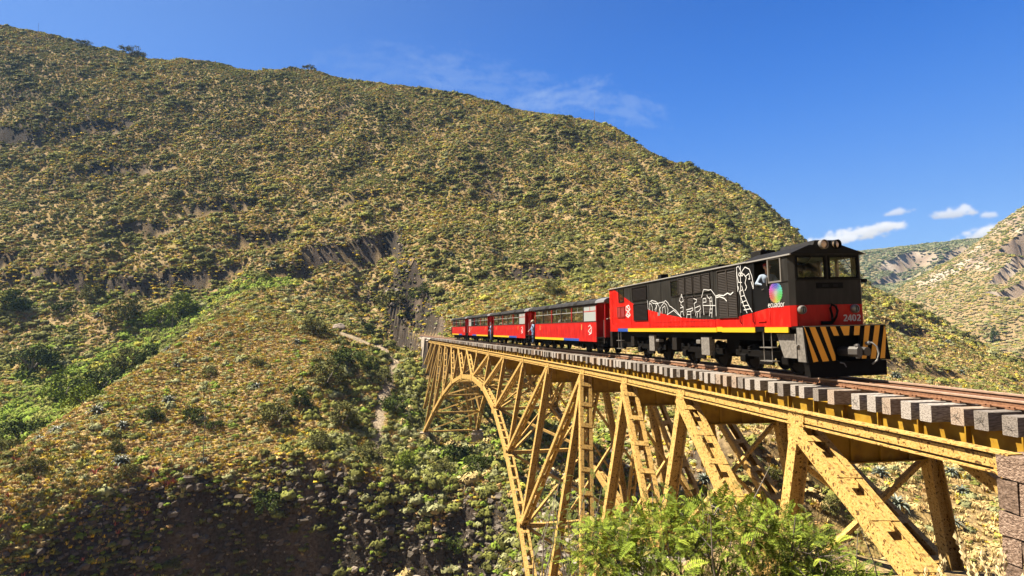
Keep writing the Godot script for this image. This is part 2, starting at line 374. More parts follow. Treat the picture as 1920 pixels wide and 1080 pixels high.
func solve_land() -> void:
	var k := CTRL.size() / 3
	var px := PackedFloat64Array(); var pd := PackedFloat64Array(); var py := PackedFloat64Array()
	for i in k:
		px.append(CTRL[i * 3]); pd.append(CTRL[i * 3 + 1]); py.append(CTRL[i * 3 + 2])
	var n := k + 1
	var a := []
	for i in n:
		var row := PackedFloat64Array()
		row.resize(n + 1)
		if i < k:
			for j in k:
				var dx := px[i] - px[j]; var dd := pd[i] - pd[j]
				row[j] = sqrt(dx * dx + dd * dd + 25.0)
			row[i] -= 0.3
			row[k] = 1.0
			row[n] = py[i]
		else:
			for j in k:
				row[j] = 1.0
		a.append(row)
	for i in n:
		var best := i
		for r in range(i + 1, n):
			if absf(a[r][i]) > absf(a[best][i]):
				best = r
		var swap: PackedFloat64Array = a[i]
		a[i] = a[best]; a[best] = swap
		var top: PackedFloat64Array = a[i]
		for r in range(i + 1, n):
			var row: PackedFloat64Array = a[r]
			var q := row[i] / top[i]
			if q != 0.0:
				for c in range(i, n + 1):
					row[c] -= q * top[c]
				a[r] = row
	var w := PackedFloat64Array()
	w.resize(n)
	for i in range(n - 1, -1, -1):
		var row: PackedFloat64Array = a[i]
		var s := row[n]
		for c in range(i + 1, n):
			s -= row[c] * w[c]
		w[i] = s / row[i]
	var grids := [[-160.0, -36.0, 4.0, 81, 56], [-440.0, -40.0, 12.0, 108, 88]]
	for g in 2:
		var q: Array = grids[g]
		var out := PackedFloat32Array()
		out.resize(q[3] * q[4])
		for j in q[4]:
			var d: float = q[1] + q[2] * j
			for i in q[3]:
				var x: float = q[0] + q[2] * i
				var s := w[k]
				for t in k:
					var dx := x - px[t]; var dd := d - pd[t]
					s += w[t] * sqrt(dx * dx + dd * dd + 25.0)
				out[j * q[3] + i] = s
		if g == 0:
			base_near = out
		else:
			base_far = out

func cell(g: PackedFloat32Array, x0: float, d0: float, st: float, nx: int, nd: int, x: float, d: float) -> float:
	var u := clampf((x - x0) / st, 0.0, nx - 1.001)
	var v := clampf((d - d0) / st, 0.0, nd - 1.001)
	var i := int(u); var j := int(v)
	u -= i; v -= j
	return lerpf(lerpf(g[j * nx + i], g[j * nx + i + 1], u), lerpf(g[(j + 1) * nx + i], g[(j + 1) * nx + i + 1], u), v)

func land(x: float, d: float) -> float:
	var y := 0.0
	var near := smoothstep(0.0, 14.0, minf(minf(x + 158.0, 158.0 - x), 180.0 - d))
	if near > 0.0:
		y += near * cell(base_near, -160, -36, 4, 81, 56, x, d)
	if near < 1.0:
		y += (1.0 - near) * cell(base_far, -440, -40, 12, 108, 88, x, d)
	var calm := smoothstep(12.0, 45.0, d)  # the near bank stays as the bridge's feet need it
	var off := absf(x - xc(d))
	if d < 125.0:
		calm *= smoothstep(3.0, 16.0, off) * 0.8 + 0.2
	var wide := smoothstep(100.0, 220.0, d)
	y += calm * (na.get_noise_2d(x, d) * (1.1 + 3.6 * wide - 2.2 * smoothstep(255.0, 300.0, d)) + nb.get_noise_2d(x, d) * (0.5 + 0.35 * wide))
	y -= calm * wide * (1.0 - smoothstep(250.0, 300.0, d)) * 2.4 * maxf(0.0, 0.35 - absf(nc.get_noise_2d(x * 1.0, d * 0.35))) / 0.35
	for s in SCARPS:
		var ax: float = s[0]; var ad: float = s[1]
		var ex: float = s[2] - ax; var ed: float = s[3] - ad
		var l2 := ex * ex + ed * ed
		var t := ((x - ax) * ex + (d - ad) * ed) / l2
		if t < -0.25 or t > 1.25:
			continue
		var l := sqrt(l2)
		var q := ((x - ax) * ed - (d - ad) * ex) / l  # positive on the downhill side
		q += nb.get_noise_2d(x * 2.1 + 50.0, d * 2.1) * 2.4 * minf(1.0, s[5] / 14.0)
		if q < -0.8 or q > s[5]:
			continue
		var ends := smoothstep(-0.2, 0.12, t) * (1.0 - smoothstep(0.88, 1.2, t))
		y -= s[4] * ends * smoothstep(-0.8, 0.9, q) * (1.0 - smoothstep(s[5] * 0.3, s[5], q))
	if d > 117.0 and d < 186.0:  # the shelf and cutting of the railway beyond the bridge
		var side := x - xc(d)
		var lvl := TIE_TOP + rise(d) - 0.35
		var ends := smoothstep(117.0, 120.0, d) * (1.0 - smoothstep(158.0, 171.0, d))
		if side > -2.5 and side < 5.0:
			y = lerpf(y, minf(y, lvl + maxf(0.0, side - 2.4) * 4.0), ends)
			if side < 2.4:
				y = lerpf(y, maxf(y, lvl - 0.4), ends)
		elif side > -14.0 and side <= -2.5 and d < 165.0:
			y = lerpf(y, minf(y, lvl - 3.4 + maxf(0.0, -side - 7.0) * 0.6), ends * smoothstep(2.5, 3.8, -side) * (1.0 - smoothstep(150.0, 165.0, d)))
	if d < -30.0:  # unseen valley side behind the viewer, blocking sky light on faces turned this way
		y += (-30.0 - d) * 0.72 + na.get_noise_2d(x, d) * 6.0 * smoothstep(30.0, 60.0, -d)
	return y

func land_slope(x: float, d: float) -> float:
	return Vector2(land(x + 0.6, d) - land(x - 0.6, d), land(x, d + 0.6) - land(x, d - 0.6)).length() / 1.2

const PATH := [[-36.0, 127.0], [-29.0, 126.5], [-23.6, 122.0], [-23.0, 115.5], [-22.2, 103.5], [-21.2, 94.5], [-19.2, 88.0]]

func path_at(x: float, d: float) -> float:  # 1 on the worn path below the far bridge end
	if x < -45.0 or x > -8.0 or d < 82.0 or d > 135.0:
		return 0.0
	var best := 1e3
	for i in PATH.size() - 1:
		var a := Vector2(PATH[i][0], PATH[i][1])
		best = minf(best, Vector2(x, d).distance_to(Geometry2D.get_closest_point_to_segment(Vector2(x, d), a, Vector2(PATH[i + 1][0], PATH[i + 1][1]))))
	return 1.0 - smoothstep(0.5, 1.3, best + nb.get_noise_2d(x * 4.0, d * 4.0) * 0.5)

func soil(x: float, d: float, steep: float, y: float) -> Color:
	var p := nb.get_noise_2d(x * 0.6 + 90.0, d * 0.6) * 0.5 + 0.5
	var q := na.get_noise_2d(x * 1.7, d * 1.7 + 40.0) * 0.5 + 0.5
	var tan_ := Color(0.44, 0.34, 0.19); var brown := Color(0.34, 0.245, 0.115); var olive := Color(0.31, 0.27, 0.085); var rocky := Color(0.092, 0.078, 0.066); var pale := Color(0.36, 0.29, 0.235)
	var c := brown.lerp(tan_, smoothstep(0.35, 0.65, p)).lerp(olive, smoothstep(0.55, 0.8, q) * 0.7)
	var way := path_at(x, d)
	c = c.lerp(Color(0.47, 0.40, 0.32), way * 0.85)
	var r := smoothstep(1.0, 1.6, steep)
	var strata := 0.85 + 0.5 * nb.get_noise_2d(y * 3.2 + 11.0, (x + d) * 0.12)
	c = c.lerp(rocky.lerp(pale, smoothstep(0.55, 0.8, p) * 0.55) * strata, r)
	if d > 200.0 and x > 130.0:
		c = c.lerp(Color(0.30, 0.235, 0.15), 0.6)
	if d > 330.0:
		c = c.lerp(Color(0.26, 0.235, 0.14), smoothstep(470.0, 520.0, d))
		c = c.lerp(Color(0.30, 0.24, 0.20).lerp(Color(0.52, 0.46, 0.40), smoothstep(0.4, 0.6, q)), smoothstep(0.72, 1.05, steep))
	return Color(c.r * 0.74, c.g * 0.74, c.b * 0.74)

func land_mesh(x0: float, x1: float, d0: float, d1: float, st: float, sink := 0.0) -> ArrayMesh:
	var nx := int((x1 - x0) / st) + 1; var nd := int((d1 - d0) / st) + 1
	var hs := PackedFloat32Array()
	hs.resize(nx * nd)
	for j in nd:
		for i in nx:
			hs[j * nx + i] = land(x0 + st * i, d0 + st * j) - sink
	var v := PackedVector3Array(); var n := PackedVector3Array(); var c := PackedColorArray(); var id := PackedInt32Array()
	v.resize(nx * nd); n.resize(nx * nd); c.resize(nx * nd)
	for j in nd:
		for i in nx:
			var k := j * nx + i
			var x := x0 + st * i; var d := d0 + st * j
			var gx := (hs[j * nx + mini(i + 1, nx - 1)] - hs[j * nx + maxi(i - 1, 0)]) / (2.0 * st)
			var gd := (hs[mini(j + 1, nd - 1) * nx + i] - hs[maxi(j - 1, 0) * nx + i]) / (2.0 * st)
			v[k] = Vector3(x, hs[k], -d)
			n[k] = Vector3(-gx, 1.0, gd).normalized()
			c[k] = soil(x, d, sqrt(gx * gx + gd * gd), hs[k])
	for j in nd - 1:
		for i in nx - 1:
			var k := j * nx + i
			id.append(k); id.append(k + nx); id.append(k + 1)
			id.append(k + 1); id.append(k + nx); id.append(k + nx + 1)
	var a := []
	a.resize(Mesh.ARRAY_MAX)
	a[Mesh.ARRAY_VERTEX] = v; a[Mesh.ARRAY_NORMAL] = n; a[Mesh.ARRAY_COLOR] = c; a[Mesh.ARRAY_INDEX] = id
	var m := ArrayMesh.new()
	m.add_surface_from_arrays(Mesh.PRIMITIVE_TRIANGLES, a)
	return m

func build_land() -> void:
	solve_land()
	tag(put(null, "ravine_ground", land_mesh(-150, 150, -34, 172, 1.0), M.ground), "", "", "", "structure")
	tag(put(null, "mountain_slope", land_mesh(-420, 640, 168, 480, 2.5, 0.12), M.ground), "", "", "", "structure")
	tag(put(null, "unseen_near_slope", land_mesh(-260, 300, -240, -30, 5.0, 0.1), M.ground), "", "", "", "structure")  # out of view behind the camera, keeps sky light off camera-facing sides
	tag(put(null, "far_hills", land_mesh(120, 960, 470, 1000, 8.0, 0.5), M.ground), "", "", "", "structure")

# ------------------------------------------------------------------ plants
func leaf_shell(n: int, size: float, flat_: float, sd: int, lift := 0.0) -> ArrayMesh:  # a mound of small leaf faces over a lumpy core, radius 1
	var r := RandomNumberGenerator.new()
	r.seed = sd
	var b := MB.new()
	var at := func(y: float, a: float) -> Vector3:
		var w := sqrt(maxf(0.0, 1.0 - y * y))
		var bump := 0.86 + 0.16 * sin(a * 3.0 + sd) * cos(y * 5.0 + sd) + 0.1 * sin(a * 5.0 - sd * 2.0)
		return Vector3(cos(a) * w, y * flat_ + lift, sin(a) * w) * bump
	b.col = Color.WHITE * 0.8
	for j in 3:
		for i in 8:
			var y0 := -0.1 + 0.367 * j; var y1 := -0.1 + 0.367 * (j + 1)
			var a0 := TAU * i / 8.0; var a1 := TAU * (i + 1) / 8.0
			var p: Vector3 = at.call(y0, a0) * 0.86; var q: Vector3 = at.call(y0, a1) * 0.86; var s: Vector3 = at.call(y1, a1) * 0.86; var t: Vector3 = at.call(y1, a0) * 0.86
			b.tris(p, t, s, p.normalized(), t.normalized(), s.normalized())
			if j < 3:
				b.tris(p, s, q, p.normalized(), s.normalized(), q.normalized())
	for i in n:
		var y := r.randf() * 1.02 - 0.02
		var p: Vector3 = at.call(y, r.randf() * TAU) * r.randf_range(0.84, 1.14)
		var rad := Vector3(p.x, p.y / flat_, p.z).normalized()
		var nr := (rad + Vector3(r.randf_range(-0.6, 0.6), r.randf_range(-0.4, 0.6), r.randf_range(-0.6, 0.6))).normalized()
		var s := nr.cross(Vector3(r.randf_range(-1, 1), r.randf_range(-1, 1), r.randf_range(-1, 1))).normalized()
		var t := nr.cross(s)
		var e := size * r.randf_range(0.6, 1.3)
		b.col = Color.WHITE * r.randf_range(0.72, 1.2)
		var m := (rad + nr * 0.5).normalized()
		b.tris(p - s * e * 0.5, p - t * e, p + s * e * 0.6, m, m, m)
		b.tris(p - s * e * 0.5, p + s * e * 0.6, p + t * e * 1.1, m, m, m)
	return b.mesh()

func tussock(n: int, sd: int, lean: float) -> ArrayMesh:
	var r := RandomNumberGenerator.new()
	r.seed = sd
	var b := MB.new()
	for i in n:
		var a := r.randf() * TAU
		var o := Vector3(cos(a), 0, sin(a)) * r.randf() * 0.45
		var q := Vector3(cos(a), 0, sin(a)) * r.randf_range(0.2, 1.0) * lean + Vector3(r.randf_range(-0.2, 0.2), 0, r.randf_range(-0.2, 0.2))
		var hgt := r.randf_range(0.55, 1.1)
		var s := Vector3(-sin(a), 0, cos(a)) * r.randf_range(0.07, 0.14)
		var mid := o + q * 0.45 + Vector3.UP * hgt * 0.65
		b.col = Color.WHITE * r.randf_range(0.7, 1.15)
		b.quad(o - s, o + s, mid + s * 0.8, mid - s * 0.8)
		b.tri(mid - s * 0.8, mid + s * 0.8, o + q + Vector3.UP * hgt)
	return b.mesh()

func pick(pal: Array, r: float) -> Color:
	var sum := 0.0
	for p in pal:
		sum += p[1]
	r *= sum
	for p in pal:
		r -= p[1]
		if r <= 0.0:
			return p[0]
	return pal[-1][0]

func ground_ok(x: float, d: float) -> bool:
	var off := x - xc(d)
	if d < 12.0 and off > -2.3 and off < 3.5:
		return false
	if d > 116.0 and d < 158.0 and absf(off) < 2.4:
		return false
	if path_at(x, d) > 0.4:
		return false
	return true

func in_view(x: float, d: float, y: float) -> bool:
	return d > 4.0 and absf(x) < d * 1.25 + 6.0 and y < d * 0.62 + 4.0 and y > -d * 0.47 - 5.0

func scatter(called: String, meshes: Array, mat: Material, n: int, x0: float, x1: float, d0: float, d1: float, s0: float, s1: float, pal: Array, steep_max: float, need: Callable, tall := 1.0) -> void:
	var xf := []; var cl := []
	for m in meshes:
		xf.append([]); cl.append(PackedColorArray())
	var tries := 0
	var got := 0
	while got < n and tries < n * 4:
		tries += 1
		var d := d0 + (d1 - d0) * rng.randf()
		var x := x0 + (x1 - x0) * rng.randf()
		if absf(x) > d * 1.25 + 6.0 or not ground_ok(x, d):
			continue
		if rng.randf() > need.call(x, d):
			continue
		var y := land(x, d)
		if not in_view(x, d, y):
			continue
		var st := land_slope(x, d)
		if st > steep_max and rng.randf() < 0.9:
			continue
		var s := s0 * pow(s1 / s0, rng.randf() * rng.randf())
		var k := rng.randi() % meshes.size()
		var bs := Basis(Vector3.UP, rng.randf() * TAU).scaled(Vector3(s, s * tall * rng.randf_range(0.75, 1.2), s))
		xf[k].append(Transform3D(bs, V(x, y - (0.5 if mat == M.rock else 0.06) * s, d)))
		var c := pick(pal, clampf(rng.randf() * 0.8 + 0.1 + nb.get_noise_2d(x * 0.9 - 30.0, d * 0.9) * 0.35 + na.get_noise_2d(x * 0.8 + 70.0, d * 0.8) * 0.45, 0.0, 1.0)) * rng.randf_range(0.82, 1.18)
		cl[k].append(Color(c.r * 0.88, c.g * 0.90, c.b * 0.88, 1.0))
		got += 1
	for k in meshes.size():
		if xf[k].size():
			multi(null, called, meshes[k], mat, xf[k], cl[k])

const GULLY := [[-66.0, 168.0, 5.0], [-80.0, 161.0, 8.0], [-89.0, 151.0, 9.0], [-95.0, 138.0, 11.0], [-91.5, 119.0, 12.0], [-80.0, 95.0, 10.0]]

func gully(x: float, d: float) -> float:  # 1 along the moist gully behind the spur
	var best := 0.0
	for i in GULLY.size() - 1:
		var a := Vector2(GULLY[i][0], GULLY[i][1])
		var r := Vector2(x, d).distance_to(Geometry2D.get_closest_point_to_segment(Vector2(x, d), a, Vector2(GULLY[i + 1][0], GULLY[i + 1][1])))
		best = maxf(best, 1.4 - r / GULLY[i + 1][2] + 0.5 * nb.get_noise_2d(x * 0.7, d * 0.7))
	return clampf(best, 0.0, 1.0)

func build_cover() -> void:
	var olive := Color(0.185, 0.19, 0.05); var grey := Color(0.235, 0.235, 0.115); var gold := Color(0.56, 0.40, 0.05); var dry := Color(0.50, 0.375, 0.17); var rust := Color(0.36, 0.225, 0.10); var deep := Color(0.115, 0.115, 0.035); var lime := Color(0.35, 0.325, 0.06); var bright := Color(0.17, 0.23, 0.035); var pink := Color(0.34, 0.10, 0.075)
	var far_pal := [[dry, 2.3], [gold, 0.8], [rust, 0.7], [lime, 1.4], [olive, 4.2], [grey, 2.0]]
	var tuft_pal := [[gold, 1.3], [dry, 3.0], [rust, 1.2], [lime, 1.3], [olive, 1.6]]
	var shells := [leaf_shell(84, 0.24, 0.75, 1), leaf_shell(84, 0.26, 0.62, 2), leaf_shell(70, 0.22, 0.9, 5)]
	var small := [leaf_shell(46, 0.30, 0.7, 7), leaf_shell(46, 0.32, 0.55, 8)]
	var tufts := [tussock(16, 3, 0.9), tussock(16, 4, 0.6), tussock(13, 9, 1.2)]
	var any := func(_x: float, _d: float) -> float: return 1.0
	# the big slope behind
	scatter("shrub_cover_on_mountain", shells, M.leaf, 34000, -330, 120, 126, 345, 0.55, 1.55, [[lime, 1.0], [grey, 2.0], [olive, 3.4], [deep, 2.0]], 1.5, any, 0.85)
	scatter("dark_bush_cover_on_mountain", shells, M.leaf, 1500, -330, 120, 126, 345, 1.6, 3.0, [[olive, 1.0], [deep, 3.0]], 1.8, func(x: float, d: float) -> float: return clampf(na.get_noise_2d(x * 1.3 - 200.0, d * 1.3) * 3.0, 0.03, 1.0), 0.8)
	scatter("plants_on_scarps", small, M.leaf, 5200, -200, -18, 150, 262, 0.4, 1.2, [[olive, 2.4], [gold, 1.6], [deep, 2.0], [lime, 1.0]], 9.0, func(x: float, d: float) -> float: return 1.0 if land_slope(x, d) > 1.15 else 0.0, 0.85)
	scatter("herb_cover_on_mountain", small, M.leaf, 115000, -330, 120, 122, 345, 0.32, 0.82, far_pal, 3.0, any, 0.8)
	scatter("grass_cover_on_mountain", tufts, M.blade, 90000, -330, 120, 122, 345, 0.5, 1.0, tuft_pal, 2.4, any, 0.8)
	# the spur and ravine side on the left and below the bridge
	scatter("herb_cover_on_spur", small, M.leaf, 30000, -105, 10, 50, 135, 0.25, 0.66, [[gold, 1.2], [dry, 2.0], [rust, 1.4], [olive, 1.4], [grey, 0.8], [lime, 0.9]], 1.7, any, 0.75)
	scatter("grass_cover_on_spur", tufts, M.blade, 48000, -105, 10, 50, 135, 0.28, 0.62, [[dry, 2.6], [gold, 1.6], [rust, 2.2], [olive, 0.4]], 2.2, any, 0.9)
	scatter("shrub_cover_on_spur", shells, M.leaf, 2000, -105, 12, 50, 135, 0.5, 1.3, [[olive, 2.0], [grey, 2.4], [deep, 1.2], [bright, 1.0]], 1.6, any, 0.85)
	scatter("thicket_cover_in_gully", shells, M.leaf, 2400, -115, -58, 84, 172, 0.8, 2.1, [[olive, 1.6], [bright, 3.4], [deep, 1.2], [lime, 0.8]], 3.0, gully, 0.9)
	scatter("bush_cover_beside_gully", shells, M.leaf, 1300, -150, -66, 90, 172, 0.7, 2.2, [[olive, 2.4], [deep, 2.2], [bright, 1.0], [grey, 1.0]], 3.0, func(x: float, d: float) -> float: return clampf(0.25 + na.get_noise_2d(x * 2.0, d * 2.0) * 2.0, 0.0, 1.0) if x < -78.0 - (d - 120.0) * -0.05 else 0.0, 0.9)
	scatter("thicket_cover_below_bridge", shells, M.leaf, 1500, -36, 16, 60, 124, 0.7, 1.7, [[olive, 2.6], [deep, 2.0], [grey, 1.4], [bright, 0.7], [dry, 0.5]], 3.0, func(x: float, d: float) -> float: return clampf(1.1 - absf(x + 14.0 - (d - 90.0) * -0.1) / 20.0, 0.0, 1.0), 0.95)
	# right of and under the bridge
	scatter("herb_cover_on_right_slope", small, M.leaf, 24000, -2, 125, 34, 150, 0.24, 0.72, [[dry, 2.4], [gold, 0.4], [rust, 0.8], [olive, 2.6], [lime, 0.7], [grey, 2.0]], 1.6, any, 0.75)
	scatter("grass_cover_on_right_slope", tufts, M.blade, 36000, -2, 125, 30, 150, 0.26, 0.6, [[dry, 3.2], [gold, 0.3], [rust, 1.2], [lime, 0.6], [olive, 1.6]], 2.0, any, 0.9)
	scatter("shrub_cover_on_right_slope", shells, M.leaf, 1900, -2, 125, 34, 150, 0.45, 1.2, [[grey, 2.4], [olive, 2.0], [lime, 0.7], [deep, 0.6]], 1.5, any, 0.8)
	# the valley sides far to the right
	scatter("shrub_cover_on_far_valley", small, M.leaf, 42000, 110, 620, 150, 470, 0.7, 2.2, [[Color(0.34, 0.265, 0.145), 3.0], [Color(0.36, 0.27, 0.06), 0.6], [olive, 3.0], [grey, 2.4], [deep, 0.8]], 1.4, any, 0.6)
	scatter("shrub_cover_on_far_hills", small, M.leaf, 30000, 220, 860, 470, 780, 1.2, 3.6, [[Color(0.12, 0.135, 0.06), 3.0], [Color(0.19, 0.20, 0.115), 3.0], [Color(0.28, 0.25, 0.15), 1.4], [Color(0.08, 0.11, 0.04), 1.6]], 1.4, any, 0.6)
	# rough rock bosses in the steep faces
	var bare := func(x: float, d: float) -> float: return 1.0 if land_slope(x, d) > 1.2 else 0.0
	var rock_pal := [[Color(0.085, 0.070, 0.058), 3.0], [Color(0.12, 0.10, 0.085), 2.0], [Color(0.22, 0.19, 0.165), 0.5]]
	scatter("rock_bosses_on_cliff", [stone_mesh(5), stone_mesh(6), stone_mesh(7)], M.rock, 2200, -64, 12, 54, 84, 0.3, 1.1, rock_pal, 9.0, bare, 0.8)
	scatter("rock_bosses_on_scarps", [stone_mesh(8), stone_mesh(9)], M.rock, 1800, -230, -18, 118, 262, 0.4, 1.6, rock_pal, 9.0, bare, 0.8)
	# broken stone on the cliff and the cuttings
	scatter("rubble", [stone_mesh(1), stone_mesh(2)], M.rock, 2600, -62, 12, 64, 82, 0.10, 0.5, [[Color(0.24, 0.205, 0.175), 1.5], [Color(0.13, 0.105, 0.088), 3.0], [Color(0.36, 0.32, 0.285), 0.3]], 9.0, func(x: float, d: float) -> float: return 1.0 if land_slope(x, d) > 1.0 else 0.05, 0.8)
	scatter("rubble_by_cutting", [stone_mesh(3), stone_mesh(4)], M.rock, 1800, -70, -10, 84, 190, 0.12, 0.7, [[Color(0.42, 0.36, 0.30), 2.0], [Color(0.25, 0.20, 0.16), 3.0]], 9.0, func(x: float, d: float) -> float: return 1.0 if land_slope(x, d) > 1.1 else 0.03, 0.8)
	scatter("plants_on_cliff", small, M.leaf, 2800, -66, 12, 50, 82, 0.3, 0.9, [[olive, 2.4], [deep, 2.6], [bright, 1.4], [rust, 0.6]], 9.0, func(x: float, d: float) -> float: return 0.6 if land_slope(x, d) > 0.9 else 0.1, 0.9)
	# the unseen slope behind the viewer, mirrored in cab windows and cutting sky light
	var bx := []; var bc := PackedColorArray()
	for i in 5000:
		var x := rng.randf_range(-140.0, 160.0); var d := rng.randf_range(-200.0, -18.0)
		var s := rng.randf_range(0.6, 2.2)
		bx.append(Transform3D(Basis(Vector3.UP, rng.randf() * TAU).scaled(Vector3(s, s * 0.85, s)), V(x, land(x, d) - 0.05, d)))
		var c := pick([[olive, 3.0], [dry, 2.0], [grey, 2.0], [deep, 1.0]], rng.randf())
		bc.append(Color(c.r * 0.88, c.g * 0.90, c.b * 0.88, 1.0))
	multi(null, "shrub_cover_on_unseen_slope", shells[0], M.leaf, bx, bc)
	# red and pale flowering succulents on the lip of the cliff
	scatter("rosette_cover_on_cliff", tufts, M.blade, 700, -60, -30, 54, 76, 0.4, 0.9, [[grey, 3.0], [lime, 1.6], [pink, 0.8], [gold, 1.0]], 6.0, any, 0.9)

func stone_mesh(sd: int) -> ArrayMesh:
	var r := RandomNumberGenerator.new()
	r.seed = sd
	var b := MB.new()
	var rings := []
	for j in 4:
		var y := -0.6 + 0.4 * j
		var ring := []
		for i in 6:
			var a := TAU * i / 6.0 + r.randf_range(-0.3, 0.3)
			var w := sqrt(maxf(0.08, 1.0 - y * y * 1.4)) * r.randf_range(0.65, 1.1)
			ring.append(Vector3(cos(a) * w, y + r.randf_range(-0.1, 0.1), sin(a) * w))
		rings.append(ring)
	for j in 3:
		for i in 6:
			b.quad(rings[j][(i + 1) % 6], rings[j][i], rings[j + 1][i], rings[j + 1][(i + 1) % 6])
	for i in range(1, 5):
		b.tri(rings[3][0], rings[3][i + 1], rings[3][i])
	return b.mesh()

func agave_mesh(sd: int) -> ArrayMesh:
	var r := RandomNumberGenerator.new()
	r.seed = sd
	var b := MB.new()
	for i in 30:
		var a := i * 2.4 + r.randf_range(-0.2, 0.2)
		var el := lerpf(1.35, 0.12, i / 29.0) + r.randf_range(-0.1, 0.1)
		var l := r.randf_range(0.8, 1.1)
		var out := Vector3(cos(a), 0, sin(a))
		var s := Vector3(-sin(a), 0, cos(a))
		var prev := []
		for k in 5:
			var t := k / 4.0
			var e := el - t * t * 0.55
			var p := (out * cos(e) + Vector3.UP * sin(e)) * l * t
			var w: float = [0.07, 0.11, 0.10, 0.06, 0.004][k]
			var up := (Vector3.UP * cos(e) - out * sin(e)) * w * 0.45
			var ring := [p - s * w + up, p - up * 0.4, p + s * w + up]
			if k:
				for q in 2:
					b.quad(prev[q], prev[q + 1], ring[q + 1], ring[q])
			prev = ring
	return b.mesh()

func crown_mesh(sd: int, kind: int) -> ArrayMesh:  # leaf clumps round limbs, radius 1
	var r := RandomNumberGenerator.new()
	r.seed = sd
	var b := MB.new()
	for k in 26:
		var a := r.randf() * TAU
		var y := r.randf_range(0.12, 1.0)
		var w := sqrt(maxf(0.05, 1.0 - pow(y - 0.35, 2.0) * 1.9)) * (r.randf_range(0.3, 0.95))
		if kind == 3:
			w = r.randf_range(0.2, 1.1); y = r.randf_range(0.75, 1.0) - 0.1 * w
		var c := Vector3(cos(a) * w, y * (1.15 if kind == 0 else 0.95), sin(a) * w)
		var rad := r.randf_range(0.2, 0.36)
		var tone := r.randf_range(0.7, 1.2)
		for i in 62:
			var p := Vector3(r.randfn(), r.randfn() * 0.7, r.randfn()).normalized() * rad * pow(r.randf(), 0.4) + c
			p.y = maxf(p.y, 0.02)
			var nr := (Vector3(r.randfn(), r.randfn() + 0.8, r.randfn()) + (p - c) * 2.0).normalized()
			var s := nr.cross(Vector3(r.randfn(), r.randfn(), r.randfn())).normalized()
			var t := nr.cross(s)
			var e := 0.062 * r.randf_range(0.6, 1.4)
			b.col = Color.WHITE * tone * r.randf_range(0.8, 1.2)
			b.quad(p - s * e * 0.55, p - t * e, p + s * e * 0.55, p + t * e)
	return b.mesh()

func limb_mesh(sd: int) -> ArrayMesh:
	var r := RandomNumberGenerator.new()
	r.seed = sd
	var b := MB.new()
	for i in 5:
		var a := TAU * i / 5.0 + r.randf()
		var q := Vector3(cos(a) * 0.55, r.randf_range(0.6, 0.95), sin(a) * 0.55)
		b.tube([Vector3(0, -0.15, 0), Vector3(cos(a) * 0.1, 0.22, sin(a) * 0.1), q * 0.7 + Vector3(0, 0.06, 0), q], 0.06, 0.012, 5)
	return b.mesh()

# x, d, radius, kind (0 dark green, 1 olive, 2 bright green)
const TREES := [
	[-23.0, 157.0, 3.8, 0], [-33.2, 165.0, 4.9, 1], [-34.7, 144.0, 2.8, 0], [-29.4, 108.5, 3.5, 0], [-31.1, 101.0, 3.6, 1], [-40.7, 123.5, 3.2, 1], [-25.8, 91.5, 2.9, 1], [-19.7, 101.5, 2.7, 0], [-23.2, 109.0, 2.2, 1], [-30.8, 76.5, 2.2, 0],
	[-133.8, 159.5, 4.6, 0], [-121.5, 161.0, 3.3, 0], [-101.5, 158.0, 5.2, 1], [-92.7, 157.5, 4.2, 2], [-89.3, 162.5, 4.4, 2], [-109.0, 136.5, 5.5, 0], [-90.8, 122.0, 4.6, 2], [-82.7, 121.0, 4.3, 0], [-84.6, 133.0, 4.2, 1], [-74.7, 92.0, 3.5, 0], [-66.5, 94.0, 2.9, 2], [-65.3, 78.5, 2.1, 1], [-78.1, 130.0, 3.5, 0],
	[-8.1, 92.0, 2.5, 0], [-9.5, 83.5, 2.0, 1], [-4.3, 81.5, 2.2, 0], [-14.6, 83.5, 2.1, 2], [-19.3, 84.5, 2.3, 1], [-26.1, 82.5, 2.1, 1], [-7.3, 76.5, 1.7, 0], [-33.2, 94.0, 2.1, 0], [-34.5, 89.0, 2.8, 1], [-50.8, 101.5, 1.4, 1], [-46.3, 87.5, 1.7, 0], [-50.7, 77.5, 1.2, 1], [-42.4, 86.0, 1.4, 0], [-51.5, 86.5, 1.5, 0],
	[5.4, 199.0, 2.5, 1], [17.7, 196.0, 1.9, 1], [21.1, 146.5, 2.0, 1], [-118.9, 168.0, 3.8, 1], [9.0, 133.5, 2.6, 1], [-26.0, 112.5, 2.0, 0], [-44.5, 104.5, 1.4, 1], [-54.8, 69.5, 1.6, 1], [-46.3, 73.5, 1.2, 1], [-39.5, 72.0, 1.0, 1],
	[24.7, 44.0, 1.0, 1], [33.1, 48.5, 1.0, 1], [17.7, 42.0, 0.9, 1], [21.7, 41.5, 1.0, 1], [34.0, 67.5, 0.9, 1], [61.1, 93.0, 1.1, 1]]

func region(x: float, d: float) -> String:
	if d > 255.0:
		return "just under the mountain skyline"
	if d > 168.0:
		return "on the mountain slope" if x > -60.0 else "on the mountain's left half"
	if x > 10.0:
		return "on the dry slope beyond the bridge's right end" if d < 80.0 else "on the slope behind the locomotive"
	if x < -75.0:
		return "in the green gully" if x < -80.0 else "on the spur's edge beside the gully"
	if x > -37.0 and d > 115.0:
		return "by the track cutting behind the train"
	if x > -30.0:
		return "below the bridge's far end"
	return "on the brown spur left of the bridge"

